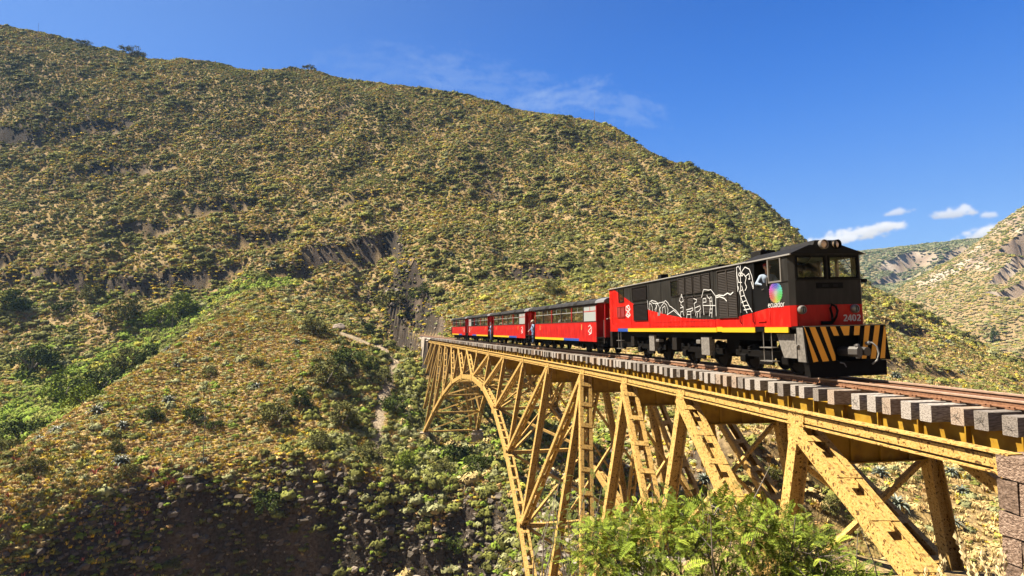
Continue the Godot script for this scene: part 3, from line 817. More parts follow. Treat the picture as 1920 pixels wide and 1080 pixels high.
func settle_labels() -> void:  # things that would share a label are told apart by their order from the left
	var by := {}
	for o in get_children():
		if o.has_meta("group") and o.has_meta("label") and (o.get_meta("category") in ["bush", "agave", "footing"]):
			var l: String = o.get_meta("label")
			if not by.has(l):
				by[l] = []
			by[l].append(o)
	var nth := ["leftmost", "second", "third", "fourth", "fifth", "sixth", "seventh", "eighth", "ninth", "tenth", "eleventh", "twelfth", "thirteenth", "fourteenth", "fifteenth", "sixteenth"]
	for l in by:
		var a: Array = by[l]
		if a.size() < 2:
			continue
		a.sort_custom(func(p: Node3D, q: Node3D) -> bool: return p.position.x / -p.position.z < q.position.x / -q.position.z)
		for i in a.size():
			a[i].set_meta("label", "%s, %s" % [l, "leftmost" if i == 0 else "rightmost" if i == a.size() - 1 else nth[mini(i, 15)] + " from left"])

func build_trees() -> void:
	var crowns := []
	var mats := []
	for t in [Color(0.085, 0.115, 0.028), Color(0.17, 0.17, 0.055), Color(0.19, 0.25, 0.035)]:
		var m: StandardMaterial3D = M.leaf.duplicate()
		m.albedo_color = worn(t.r, t.g, t.b)
		mats.append(m)
	for k in 4:
		crowns.append(crown_mesh(20 + k, 1 if k % 2 else 0))
	crowns.append(crown_mesh(31, 3))
	var limbs := [limb_mesh(1), limb_mesh(2)]
	var names := ["dark green bush", "olive green bush", "bright green bush"]
	var i := 0
	var used := {}
	for t in TREES:
		var at := V(t[0], land(t[0], t[1]) - 0.1, t[1])
		var size: String = "small" if t[2] < 1.6 else "middle-sized" if t[2] < 3.2 else "large"
		var label: String = "%s %s %s" % [size, names[t[3]], region(t[0], t[1])]
		var o := thing("bush", label, "bush", at, i * 1.3, "bushes on the hillsides")
		o.scale = Vector3.ONE * t[2]
		put(o, "crown", crowns[i % 4], mats[t[3]])
		put(o, "trunk", limbs[i % 2], M.bark)
		i += 1
	for s in [[-208.0, 317.0, 5.6, "flat-topped tree alone on the skyline at the upper left"], [-236.0, 319.0, 3.6, "low spreading tree on the skyline left of the flat-topped tree"], [-111.0, 318.0, 3.2, "tiny flat tree on the skyline above the middle of the slope"], [-22.0, 307.0, 2.6, "tiny rounded tree on the skyline right of centre"]]:
		var o := thing("acacia_tree", s[3], "tree", V(s[0], land(s[0], s[1]) - 0.2, s[1]), s[0])
		o.scale = Vector3(s[2], s[2] * 0.8, s[2])
		put(o, "crown", crowns[4], mats[1])
		put(o, "trunk", limbs[0], M.bark)
	var cy := thing("conifer_tree", "dark narrow tree standing alone in the valley at the right", "tree", V(240.0, land(240, 298) - 0.2, 298.0))
	cy.scale = Vector3(2.2, 6.0, 2.2)
	put(cy, "crown", crowns[0], mats[0])
	put(cy, "trunk", limbs[1], M.bark)

const AGAVES := [
	[-68.0, 134.0], [-67.4, 124.0], [-58.1, 104.0], [-52.3, 92.0], [-41.3, 97.5], [-60.5, 77.5], [-60.6, 80.5], [-109.7, 158.5], [-41.8, 116.5], [-65.1, 113.5], [-60.4, 115.5], [-48.6, 75.5], [-69.3, 222.5], [-53.5, 220.0], [-50.4, 227.0], [-21.3, 160.5], [-34.2, 185.0], [-17.4, 167.0], [-5.3, 167.5], [-1.9, 165.5], [-13.4, 178.5], [-70.0, 174.0], [16.1, 141.0], [39.6, 177.5], [47.2, 207.5], [21.7, 131.0], [16.0, 192.5], [-216.1, 275.5], [-202.7, 281.0], [-208.0, 301.5], [-225.1, 299.5], [-192.8, 298.0], [-162.6, 290.0], [-185.5, 232.0], [-152.6, 217.0], [-153.0, 191.0], [-104.4, 186.0], [-125.6, 183.5], [-146.6, 218.5], [-112.8, 210.0], [-97.3, 213.0], [-82.5, 169.0],
	[27.1, 43.0], [30.6, 42.5], [35.0, 47.5], [29.6, 49.0], [36.1, 50.0], [75.5, 101.0], [16.5, 60.5], [13.7, 43.5], [95.0, 130.5], [57.0, 89.5], [77.0, 113.5], [-11.2, 75.5], [-53.1, 82.5], [-59.6, 86.5]]

func build_agaves() -> void:
	var meshes := [agave_mesh(1), agave_mesh(2), agave_mesh(3)]
	var i := 0
	for a in AGAVES:
		var s := 0.95 + 0.45 * fposmod(i * 0.618, 1.0)
		if a[1] < 62.0 and a[0] > 0.0:
			s *= 0.72
		elif a[1] > 150.0:
			s *= 1.45
		var o := put(null, "agave_plant", meshes[i % 3], M.agave_leaf)
		o.position = V(a[0], land(a[0], a[1]) + 0.05, a[1])
		o.rotation.y = i * 1.7
		o.scale = Vector3.ONE * s
		tag(o, "spiky grey-green agave %s" % region(a[0], a[1]), "agave", "agaves on the hillsides")
		i += 1
	for s in [[-39.4, 77.5, 6.6, "tall thin dried agave flower stalk on the brown spur"], [-73.6, 129.5, 7.5, "thin agave flower stalk at the head of the green gully"], [-261.0, 318.0, 6.5, "agave flower stalk standing on the skyline at upper left"], [40.1, 284.0, 6.0, "agave flower stalk on the skyline right of centre"]]:
		var b := MB.new()
		b.tube([Vector3(0, -0.3, 0), Vector3(0.03, s[2] * 0.5, 0.02), Vector3(0.1, s[2], 0.0)], 0.075, 0.03, 6)
		for k in 9:
			var y: float = s[2] * (0.62 + 0.042 * k)
			var an := k * 2.1
			b.tube([Vector3(0.07, y, 0), Vector3(cos(an) * 0.28 * (1.0 - k * 0.08), y + 0.16, sin(an) * 0.28 * (1.0 - k * 0.08))], 0.025, 0.04, 4)
		var o := thing("agave_stalk", s[3], "flower stalk", V(s[0], land(s[0], s[1]), s[1]))
		part(o, "stalk", b, M.bark)
		put(o, "rosette", meshes[0], M.agave_leaf).scale = Vector3.ONE * 0.8
	# boulders and bare rock
	var rocks := [[-37.5, 129.5, 1.5, "grey rounded boulder beside the track below the cutting"], [-19.5, 76.0, 0.5, "small block of stone on the lip of the dark cliff"]]
	for q in rocks:
		var b := MB.new()
		var sp := SphereMesh.new()
		sp.radial_segments = 14; sp.rings = 9
		var ar := sp.get_mesh_arrays()
		var vs: PackedVector3Array = ar[Mesh.ARRAY_VERTEX]
		var ix: PackedInt32Array = ar[Mesh.ARRAY_INDEX]
		for k in vs.size():
			vs[k] *= (1.0 + 0.5 * na.get_noise_3dv(vs[k] * 55.0 + Vector3(q[0], 0, 0))) * 2.0
			vs[k].y *= 0.7
		b.col = Color(0.20, 0.165, 0.135)
		for k in range(0, ix.size(), 3):
			b.tri(vs[ix[k]], vs[ix[k + 2]], vs[ix[k + 1]])
		var o := put(null, "boulder", b.mesh(), M.rock)
		o.position = V(q[0], land(q[0], q[1]) + 0.1, q[1])
		o.scale = Vector3.ONE * q[2]
		tag(o, q[3], "boulder")

func pinnate(sd: int) -> ArrayMesh:  # one feathery leaf: a rachis with paired leaflets, length 1 along +x
	var r := RandomNumberGenerator.new()
	r.seed = sd
	var b := MB.new()
	b.col = Color(0.9, 0.9, 0.6)
	var prev := Vector3.ZERO
	for i in 13:
		var t := (i + 1) / 13.0
		var p := Vector3(t, 0.10 * sin(t * 2.6) - 0.16 * t * t, 0.05 * sin(t * 3.0 + sd))
		b.quad(prev - Vector3(0, 0, 0.007), prev + Vector3(0, 0, 0.007), p + Vector3(0, 0, 0.006), p - Vector3(0, 0, 0.006))
		for s in [-1.0, 1.0]:
			var l := 0.24 * sin(PI * (0.18 + 0.75 * t)) * r.randf_range(0.85, 1.1)
			var d := Vector3(0.35, r.randf_range(-0.1, 0.35), s).normalized() * l
			var w := Vector3(0.036, r.randf_range(-0.012, 0.012), 0)
			b.col = Color.WHITE * r.randf_range(0.8, 1.15)
			b.quad(p, p + d * 0.5 - w, p + d, p + d * 0.5 + w)
		prev = p
	return b.mesh()

func build_foreground() -> void:
	var mesh := [pinnate(1), pinnate(2), pinnate(3)]
	var m: StandardMaterial3D = M.leaf.duplicate()
	m.backlight = Color(0.4, 0.42, 0.15)
	m.roughness = 0.55
	# crown centre x, y, d and radii: one sprawling bush made of these masses
	var blobs := [[1.2, -2.95, 7.7, 0.5, 0.42, 0.5], [1.85, -2.72, 7.5, 0.6, 0.45, 0.6], [2.55, -2.62, 7.4, 0.62, 0.5, 0.6], [3.2, -2.78, 7.5, 0.55, 0.45, 0.55], [3.75, -3.1, 7.7, 0.45, 0.42, 0.5], [1.7, -3.3, 7.1, 0.9, 0.45, 0.7], [2.8, -3.3, 7.1, 1.0, 0.5, 0.7], [3.8, -3.5, 7.5, 0.7, 0.3, 0.6], [4.7, -3.75, 8.2, 0.8, 0.26, 0.6]]
	var bush := thing("feathery_bush", "bright green feathery bush with fine leaves in front of the bridge legs", "bush", V(2.6, land(2.6, 7.4), 7.4))
	var wood := MB.new()
	var xf := [[], [], []]; var cl := [PackedColorArray(), PackedColorArray(), PackedColorArray()]
	for q in blobs:
		var c := V(q[0], q[1] + 0.22, q[2])
		var foot := V(2.6 + (q[0] - 2.6) * 0.3, land(2.6, 7.4) - 0.3, 7.4)
		for k in 9:
			var e := c + Vector3(rng.randf_range(-1, 1) * q[3], rng.randf_range(-0.2, 1.0) * q[4], rng.randf_range(-1, 1) * q[5]) * 0.9
			var mid := foot.lerp(e, 0.55) + Vector3(rng.randf_range(-0.25, 0.25), rng.randf_range(-0.1, 0.2), rng.randf_range(-0.25, 0.25))
			wood.tube([foot, mid, mid.lerp(e, 0.5) + Vector3(rng.randf_range(-0.1, 0.1), rng.randf_range(-0.1, 0.1), 0), e], 0.024, 0.004, 5)
			for j in 3:
				var s := mid.lerp(e, rng.randf())
				wood.tube([s, s + Vector3(rng.randf_range(-0.4, 0.4), rng.randf_range(-0.1, 0.4), rng.randf_range(-0.4, 0.4))], 0.008, 0.003, 4)
		for k in 620:
			var dir := Vector3(rng.randfn(), rng.randfn(), rng.randfn()).normalized()
			var p := c + dir * Vector3(q[3], q[4], q[5]) * pow(rng.randf(), 0.45) * rng.randf_range(0.75, 1.12)
			var ax := (dir * Vector3(1, 0.6, 1) + Vector3(rng.randfn(), rng.randfn() * 0.7 + 0.25, rng.randfn()) * 0.7).normalized()
			var up := (Vector3.UP + Vector3(rng.randfn(), 0, rng.randfn()) * 0.5).normalized()
			var z := ax.cross(up).normalized()
			var s := rng.randf_range(0.08, 0.17) if rng.randf() < 0.88 else rng.randf_range(0.2, 0.32)
			var i := rng.randi() % 3
			xf[i].append(Transform3D(Basis(ax * s, z.cross(ax) * s, z * s), p - bush.position))
			var t := rng.randf()
			var g := Color(0.22, 0.30, 0.04) if t < 0.5 else Color(0.35, 0.42, 0.06) if t < 0.74 else Color(0.10, 0.14, 0.03) if t < 0.92 else Color(0.45, 0.37, 0.12)
			cl[i].append(Color(g.r * DULL, g.g * DULL, g.b * DULL, 1.0))
	piece(bush, "branches", wood, M.bark)
	for i in 3:
		multi(bush, ["foliage", "young_foliage", "inner_foliage"][i], mesh[i], m, xf[i], cl[i])
	# sparse twigs with finer leaves reaching up on the left and right of the bush
	var twigs := thing("leafy_saplings", "thin loose saplings with small leaves left of the feathery bush", "shrub", V(0.9, land(0.9, 8.2), 8.2))
	wood = MB.new()
	var tx := []; var tc := PackedColorArray()
	for k in 34:
		var top := V(rng.randf_range(0.5, 2.0), rng.randf_range(-2.75, -2.0), rng.randf_range(7.8, 8.8))
		if k > 22:
			top = V(rng.randf_range(3.4, 4.6), rng.randf_range(-2.9, -2.35), rng.randf_range(8.0, 8.8))
		var foot := V(top.x + rng.randf_range(-0.5, 0.4), -4.0, 8.2)
		var mid := foot.lerp(top, 0.6) + Vector3(rng.randf_range(-0.15, 0.15), 0, 0.05)
		wood.tube([foot, mid, top], 0.014, 0.003, 5)
		for j in 16:
			var p := mid.lerp(top, rng.randf_range(-0.4, 1.0)) + Vector3(rng.randfn(), rng.randfn(), rng.randfn()) * 0.07
			var ax := Vector3(rng.randfn(), rng.randfn() * 0.5 + 0.2, rng.randfn()).normalized()
			var z := ax.cross(Vector3.UP).normalized()
			var s := rng.randf_range(0.08, 0.18)
			tx.append(Transform3D(Basis(ax * s, z.cross(ax) * s, z * s), p - twigs.position))
			var g := Color(0.14, 0.17, 0.045) * rng.randf_range(0.7, 1.4)
			tc.append(Color(g.r * DULL, g.g * DULL, g.b * DULL, 1.0))
	piece(twigs, "branches", wood, M.bark)
	multi(twigs, "foliage", mesh[0], m, tx, tc)
	# dry grass by the stone pillar
	var gm: StandardMaterial3D = M.blade.duplicate()
	gm.albedo_color = worn(0.85, 0.66, 0.36)
	var blade := MB.new()
	blade.tube([Vector3.ZERO, Vector3(0.02, 0.5, 0), Vector3(0.07, 0.85, 0.01), Vector3(0.14, 1.0, 0.02)], 0.008, 0.003, 4)
	var head := MB.new()
	for k in 22:
		var y := 0.72 + k * 0.013
		var a := k * 2.3
		var p := Vector3(0.05 + (y - 0.7) * 0.3, y, 0.01)
		head.tri(p, p + Vector3(cos(a) * 0.03, 0.03, sin(a) * 0.03), p + Vector3(cos(a + 0.5) * 0.02, 0.06, sin(a + 0.5) * 0.02))
	var bm := blade.mesh()
	var hm := head.mesh()
	var spots := [[5.05, 7.2, 1.0], [5.3, 7.1, 0.85], [5.6, 7.3, 1.15], [5.85, 7.4, 1.3], [6.1, 7.3, 0.9], [6.35, 7.2, 0.8], [5.45, 7.6, 1.0], [5.95, 7.0, 0.75], [6.6, 7.3, 1.1], [5.2, 6.9, 0.7], [6.25, 7.7, 1.2], [5.75, 6.8, 0.8], [6.5, 7.6, 1.0], [4.9, 7.5, 0.8], [6.0, 7.55, 1.35], [5.4, 7.35, 1.1], [4.7, 7.3, 0.9], [4.5, 7.5, 1.05], [4.95, 7.1, 1.2], [5.15, 7.5, 1.4], [4.35, 7.4, 0.8], [5.7, 7.5, 1.45], [6.15, 7.1, 1.25], [5.5, 7.0, 1.2]]
	for q in spots:
		var o := thing("grass_stalk", "tall dry straw-coloured grass stalk at the foot of the stone pillar", "grass", V(q[0], land(q[0], q[1]) - 0.15, q[1]), q[0] * 7.0, "dry grass stalks by the stone pillar")
		o.scale = Vector3.ONE * q[2] * 1.15
		put(o, "stem", bm, gm)
		put(o, "seed_head", hm, gm)
	var low := []; var lc := PackedColorArray()
	for k in 420:
		var x := rng.randf_range(3.6, 7.6); var d := rng.randf_range(5.4, 8.6)
		if x - xc(d) > -2.1:
			continue
		var s := rng.randf_range(0.25, 0.6)
		low.append(Transform3D(Basis(Vector3.UP, rng.randf() * TAU).scaled(Vector3(s, s * 1.5, s) * 0.8), V(x, land(x, d) - 0.05, d)))
		var g := Color(0.42, 0.31, 0.15) if rng.randf() < 0.6 else Color(0.20, 0.24, 0.05)
		lc.append(Color(g.r * DULL, g.g * DULL, g.b * DULL, 1))
	multi(null, "dry_grass", tussock(26, 12, 0.7), M.blade, low, lc)

# ------------------------------------------------------------------ the bridge
const TOP_D := [65.75, 59.15, 52.85, 46.35, 39.95, 33.55, 27.75, 22.25, 15.85, 10.41]
const BACK_D := [65.75, 72.35, 79.05, 85.65, 92.35, 98.85, 105.15, 111.55, 117.85]
const LOW_Y := [-5.1, -5.5, -6.8, -9.2, -12.5, -16.4, -13.6, -7.9, -6.7, -5.5]
const CHORD := 1.80
const BATTER := 0.18

func top_joint(k: int, s: float) -> Vector3:  # s -1 the near truss, 1 the far one
	var d: float = TOP_D[k] if k >= 0 else BACK_D[-k]
	return on_track(d, s * CHORD, -2.36)

func low_joint(k: int, s: float) -> Vector3:
	var d: float = TOP_D[k] if k >= 0 else BACK_D[-k]
	var y: float = LOW_Y[absi(k)]
	if s > 0.0 and absi(k) > 5:
		y = minf(y, land(xc(d) + 2.6, d) + 0.3)
	return on_track(d, s * (CHORD + BATTER * (-2.4 - y)), y)

func ibeam(b: MB, a: Vector3, e: Vector3, w: float, h: float, side: Vector3, t := 0.035) -> void:  # flanges w apart along side, h wide
	var tf := MB.along(a, e, side)
	var l := a.distance_to(e)
	b.box(tf * Transform3D(Basis(), Vector3(w * 0.5 - t * 0.5, 0, 0)), Vector3(t, h, l))
	b.box(tf * Transform3D(Basis(), Vector3(-w * 0.5 + t * 0.5, 0, 0)), Vector3(t, h, l))
	b.box(tf, Vector3(w - 2.0 * t - 0.004, t, l - 0.01))

func laced(root: Node3D, called: String, a: Vector3, e: Vector3, w: float, h: float, side: Vector3, each: bool) -> void:  # two channels and the plates between them
	var tf := MB.along(a, e, side)
	var l := a.distance_to(e)
	var lip := w * 0.27
	var b := MB.new()
	for s in [-1.0, 1.0]:
		b.box(tf * Transform3D(Basis(), Vector3(s * w * 0.5, 0, 0)), Vector3(0.03, h, l))
		for q in [-1.0, 1.0]:
			b.box(tf * Transform3D(Basis(), Vector3(s * (w * 0.5 - lip * 0.5), q * (h * 0.5 + 0.012), 0)), Vector3(lip, 0.022, l))
	var n := int(maxf(3, l / 1.15))
	var plates := MB.new()
	var o := piece(root, called, b, M.bridge_paint)
	for i in n:
		var z := l * ((i + 0.5) / n - 0.5)
		for q in [-1.0, 1.0]:
			var pb := MB.new() if each else plates
			pb.box(tf * Transform3D(Basis(), Vector3(0, q * (h * 0.5 + 0.034), z)), Vector3(w - 0.05, 0.02, 0.22))
			if each:
				piece(o, "batten_plate", pb, M.bridge_paint)
	if not each:
		piece(o, "batten_plates", plates, M.bridge_paint).set_meta("kind", "stuff")

func build_bridge() -> void:
	var d0 := 65.4
	var root := thing("steel_arch_bridge", "yellow riveted steel arch bridge carrying the train across the ravine", "bridge", V(xc(d0), -17.0, d0))
	var ks := range(-8, 10)
	var stone_top := -2.0
	# chords, stringers, cross girders panel by panel
	for i in ks.size():
		var k: int = ks[i]
		var da: float = TOP_D[k] if k >= 0 else BACK_D[-k]
		var r := right_at(da)
		if k > -8:
			var kp := k - 1
			var dp: float = TOP_D[kp] if kp >= 0 else BACK_D[-kp]
			for s in [-1.0, 1.0]:
				var b := MB.new()
				var p := on_track(da, s * CHORD, 0); var q := on_track(dp, s * CHORD, 0)
				var y0 := Vector3(0, -2.235, 0)
				b.bar(p + y0, q + y0, 0.05, 0.30, r)
				for f in [-0.165, 0.165]:
					b.bar(p + y0 + Vector3(0, f, 0) + r * s * 0.07, q + y0 + Vector3(0, f, 0) + r * s * 0.07, 0.30, 0.03, r)
				b.bar(p + y0 + r * s * 0.13, q + y0 + r * s * 0.13, 0.03, 0.20, r)
				piece(root, "top_chord", b, M.bridge_paint)
				b = MB.new()
				p = on_track(da, s * 0.92, 0); q = on_track(dp, s * 0.92, 0)
				y0 = Vector3(0, -2.06, 0)
				b.bar(p + y0, q + y0, 0.03, 0.42, r)
				b.bar(p + y0 + Vector3(0, -0.225, 0), q + y0 + Vector3(0, -0.225, 0), 0.34, 0.03, r)
				b.bar(p + y0 + Vector3(0, 0.20, 0), q + y0 + Vector3(0, 0.20, 0), 0.26, 0.025, r)
				var n := int(p.distance_to(q) / 1.05)
				for j in n:
					var c := p.lerp(q, (j + 0.5) / n) + y0
					b.bar(c + Vector3(0, -0.2, 0) + r * s * 0.07, c + Vector3(0, 0.18, 0) + r * s * 0.07, 0.11, 0.03, r)
				piece(root, "stringer", b, M.girder_paint)
				# riveted splice at the joint
				b = MB.new()
				var c2 := on_track(da, s * (CHORD + 0.16), -2.235)
				b.bar(c2 - back_at(da) * 0.3, c2 + back_at(da) * 0.3, 0.02, 0.27, r)
				for j in 4:
					for m in 2:
						var rv: Vector3 = c2 + back_at(da) * (-0.24 + 0.16 * j) + Vector3(0, -0.08 + 0.16 * m, 0) + r * s * 0.01
						b.lathe(rv, r * s, [Vector2(0.022, 0), Vector2(0.016, 0.012), Vector2(0, 0.016)], 6)
				piece(root, "splice_plate", b, M.bridge_paint)
			# flat cross bracing under the deck
			var bb := MB.new()
			bb.bar(on_track(da, -CHORD + 0.2, -2.43), on_track(dp, CHORD - 0.2, -2.43), 0.12, 0.02, r)
			piece(root, "deck_brace", bb, M.bridge_paint)
			bb = MB.new()
			bb.bar(on_track(da, CHORD - 0.2, -2.455), on_track(dp, -CHORD + 0.2, -2.455), 0.12, 0.02, r)
			piece(root, "deck_brace", bb, M.bridge_paint)
		var g := MB.new()
		var l := on_track(da, -CHORD + 0.06, -2.86); var e := on_track(da, CHORD - 0.06, -2.86)
		var al := back_at(da)
		g.bar(l, e, 0.03, 1.08, al)
		g.bar(l + Vector3(0, -0.555, 0), e + Vector3(0, -0.555, 0), 0.28, 0.03, al)
		for j in 4:
			var c := l.lerp(e, (j + 0.5) / 4.0)
			g.bar(c + Vector3(0, -0.53, 0) + al * 0.06, c + Vector3(0, 0.53, 0) + al * 0.06, 0.08, 0.05, right_at(da))
		piece(root, "cross_girder", g, M.girder_paint)
	# posts, laced diagonals and the arch
	for k in range(-7, 9):
		var da: float = TOP_D[k] if k >= 0 else BACK_D[-k]
		var r := right_at(da)
		for s in [-1.0, 1.0]:
			var a := top_joint(k, s); var e := low_joint(k, s)
			var b := MB.new()
			var wide := 0.40 if absi(k) >= 4 else 0.30
			ibeam(b, a, e, wide, 0.32, r)
			piece(root, "post", b, M.bridge_paint)
			if k > -7:
				var gp := MB.new()
				var along_ := back_at(da)
				var gc: Vector3 = a + Vector3(0, -0.20, 0) - r * s * -0.19
				gp.bar(gc + Vector3(0, 0.26, 0), gc + Vector3(0, -0.30, 0), 0.018, 0.62, r)
				for j in 5:
					for m in 4:
						var rv: Vector3 = gc + along_ * (-0.24 + 0.12 * j) + Vector3(0, -0.22 + 0.14 * m, 0) + r * s * 0.009
						gp.lathe(rv, r * s, [Vector2(0.018, 0), Vector2(0.012, 0.010), Vector2(0, 0.013)], 5)
				piece(root, "gusset_plate", gp, M.bridge_paint)
	for s in [-1.0, 1.0]:
		for k in range(-7, 9):
			# each diagonal rises towards the crown side below |k| 5, and falls towards the bank beyond it
			var a: Vector3; var e: Vector3
			var da: float = TOP_D[k] if k >= 0 else BACK_D[-k]
			if k >= 1 and k <= 5:
				a = top_joint(k, s); e = low_joint(k - 1, s)
				laced(root, "laced_diagonal", a, e, 0.46, 0.22, right_at(da), false)
			elif k <= -1 and k >= -5:
				a = top_joint(k, s); e = low_joint(k + 1, s)
				laced(root, "laced_diagonal", a, e, 0.46, 0.22, right_at(da), false)
			if k >= 5:
				a = top_joint(k, s); e = low_joint(k + 1, s)
				laced(root, "laced_diagonal", a + Vector3(0, -0.15, 0), e, 0.66, 0.26, right_at(da), s < 0.0 and k >= 6)
			elif k <= -5 and k > -8:
				a = top_joint(k, s); e = low_joint(k - 1, s)
				laced(root, "laced_diagonal", a, e, 0.5, 0.22, right_at(da), false)
		for k in range(-4, 6):
			var da: float = TOP_D[k] if k >= 0 else BACK_D[-k]
			var a := low_joint(k, s); var e := low_joint(k - 1, s)
			laced(root, "arch_rib", a, e, 0.56, 0.44, right_at(da), false)
			var jb := MB.new()
			var jc: Vector3 = a + right_at(da) * s * 0.32
			jb.bar(jc + Vector3(0, 0.36, 0), jc + Vector3(0, -0.36, 0), 0.02, 0.8, right_at(da))
			piece(root, "joint_plate", jb, M.bridge_paint)
	# struts and crossed braces between the two trusses
	for k in range(-5, 9):
		var da: float = TOP_D[k] if k >= 0 else BACK_D[-k]
		var along_ := back_at(da)
		var a := low_joint(k, -1.0); var e := low_joint(k, 1.0)
		if absi(k) <= 5:
			var b := MB.new()
			b.bar(a, e, 0.30, 0.24, along_)
			piece(root, "strut", b, M.bridge_paint)
			if k < 5:
				var a2 := low_joint(k + 1, -1.0); var e2 := low_joint(k + 1, 1.0)
				b = MB.new()
				b.bar(a + Vector3(0, 0.05, 0), e2 + Vector3(0, 0.05, 0), 0.18, 0.14, Vector3.UP)
				piece(root, "cross_brace", b, M.bridge_paint)
				b = MB.new()
				b.bar(e - Vector3(0, 0.16, 0), a2 - Vector3(0, 0.16, 0), 0.18, 0.14, Vector3.UP)
				piece(root, "cross_brace", b, M.bridge_paint)
		if absi(k) >= 2:
			var ta := top_joint(k, -1.0); var te := top_joint(k, 1.0)
			ta.y = -3.45; te.y = -3.45
			var f := clampf(7.0 / maxf(ta.y - a.y, 1.0), 0.25, 1.0)
			var la := ta.lerp(a, f); var le := te.lerp(e, f)
			for x in 2:
				var b := MB.new()
				var sh := along_ * (0.06 if x else -0.06)
				b.bar((ta if x else te) + sh, (le if x else la) + sh, 0.16, 0.11, along_)
				piece(root, "sway_brace", b, M.bridge_paint)
	# masonry footings
	for k in [-5, 5, 6, 7, 8]:
		for s in [-1.0, 1.0]:
			var p := low_joint(k, s)
			var b := MB.new()
			var g := minf(land(p.x, -p.z), p.y) - 0.8
			b.bx(p.x - 0.75, p.x + 0.75, g, p.y - 0.02, p.z - 0.75, p.z + 0.75)
			b.bx(p.x - 0.95, p.x + 0.95, g, p.y - 0.55, p.z - 0.95, p.z + 0.95)
			var f := thing("stone_footing", "stone footing under %s bridge leg, %s" % ["a left" if s < 0 else "a right", "at the far foot of the arch" if k == -5 else "beyond the arch at the far bank" if k < -5 else "at the near foot of the arch" if k == 5 else "on the near bank"], "footing", Vector3(p.x, g, p.z), 0.0, "stone footings of the bridge")
			piece(f, "block", b, M.masonry)

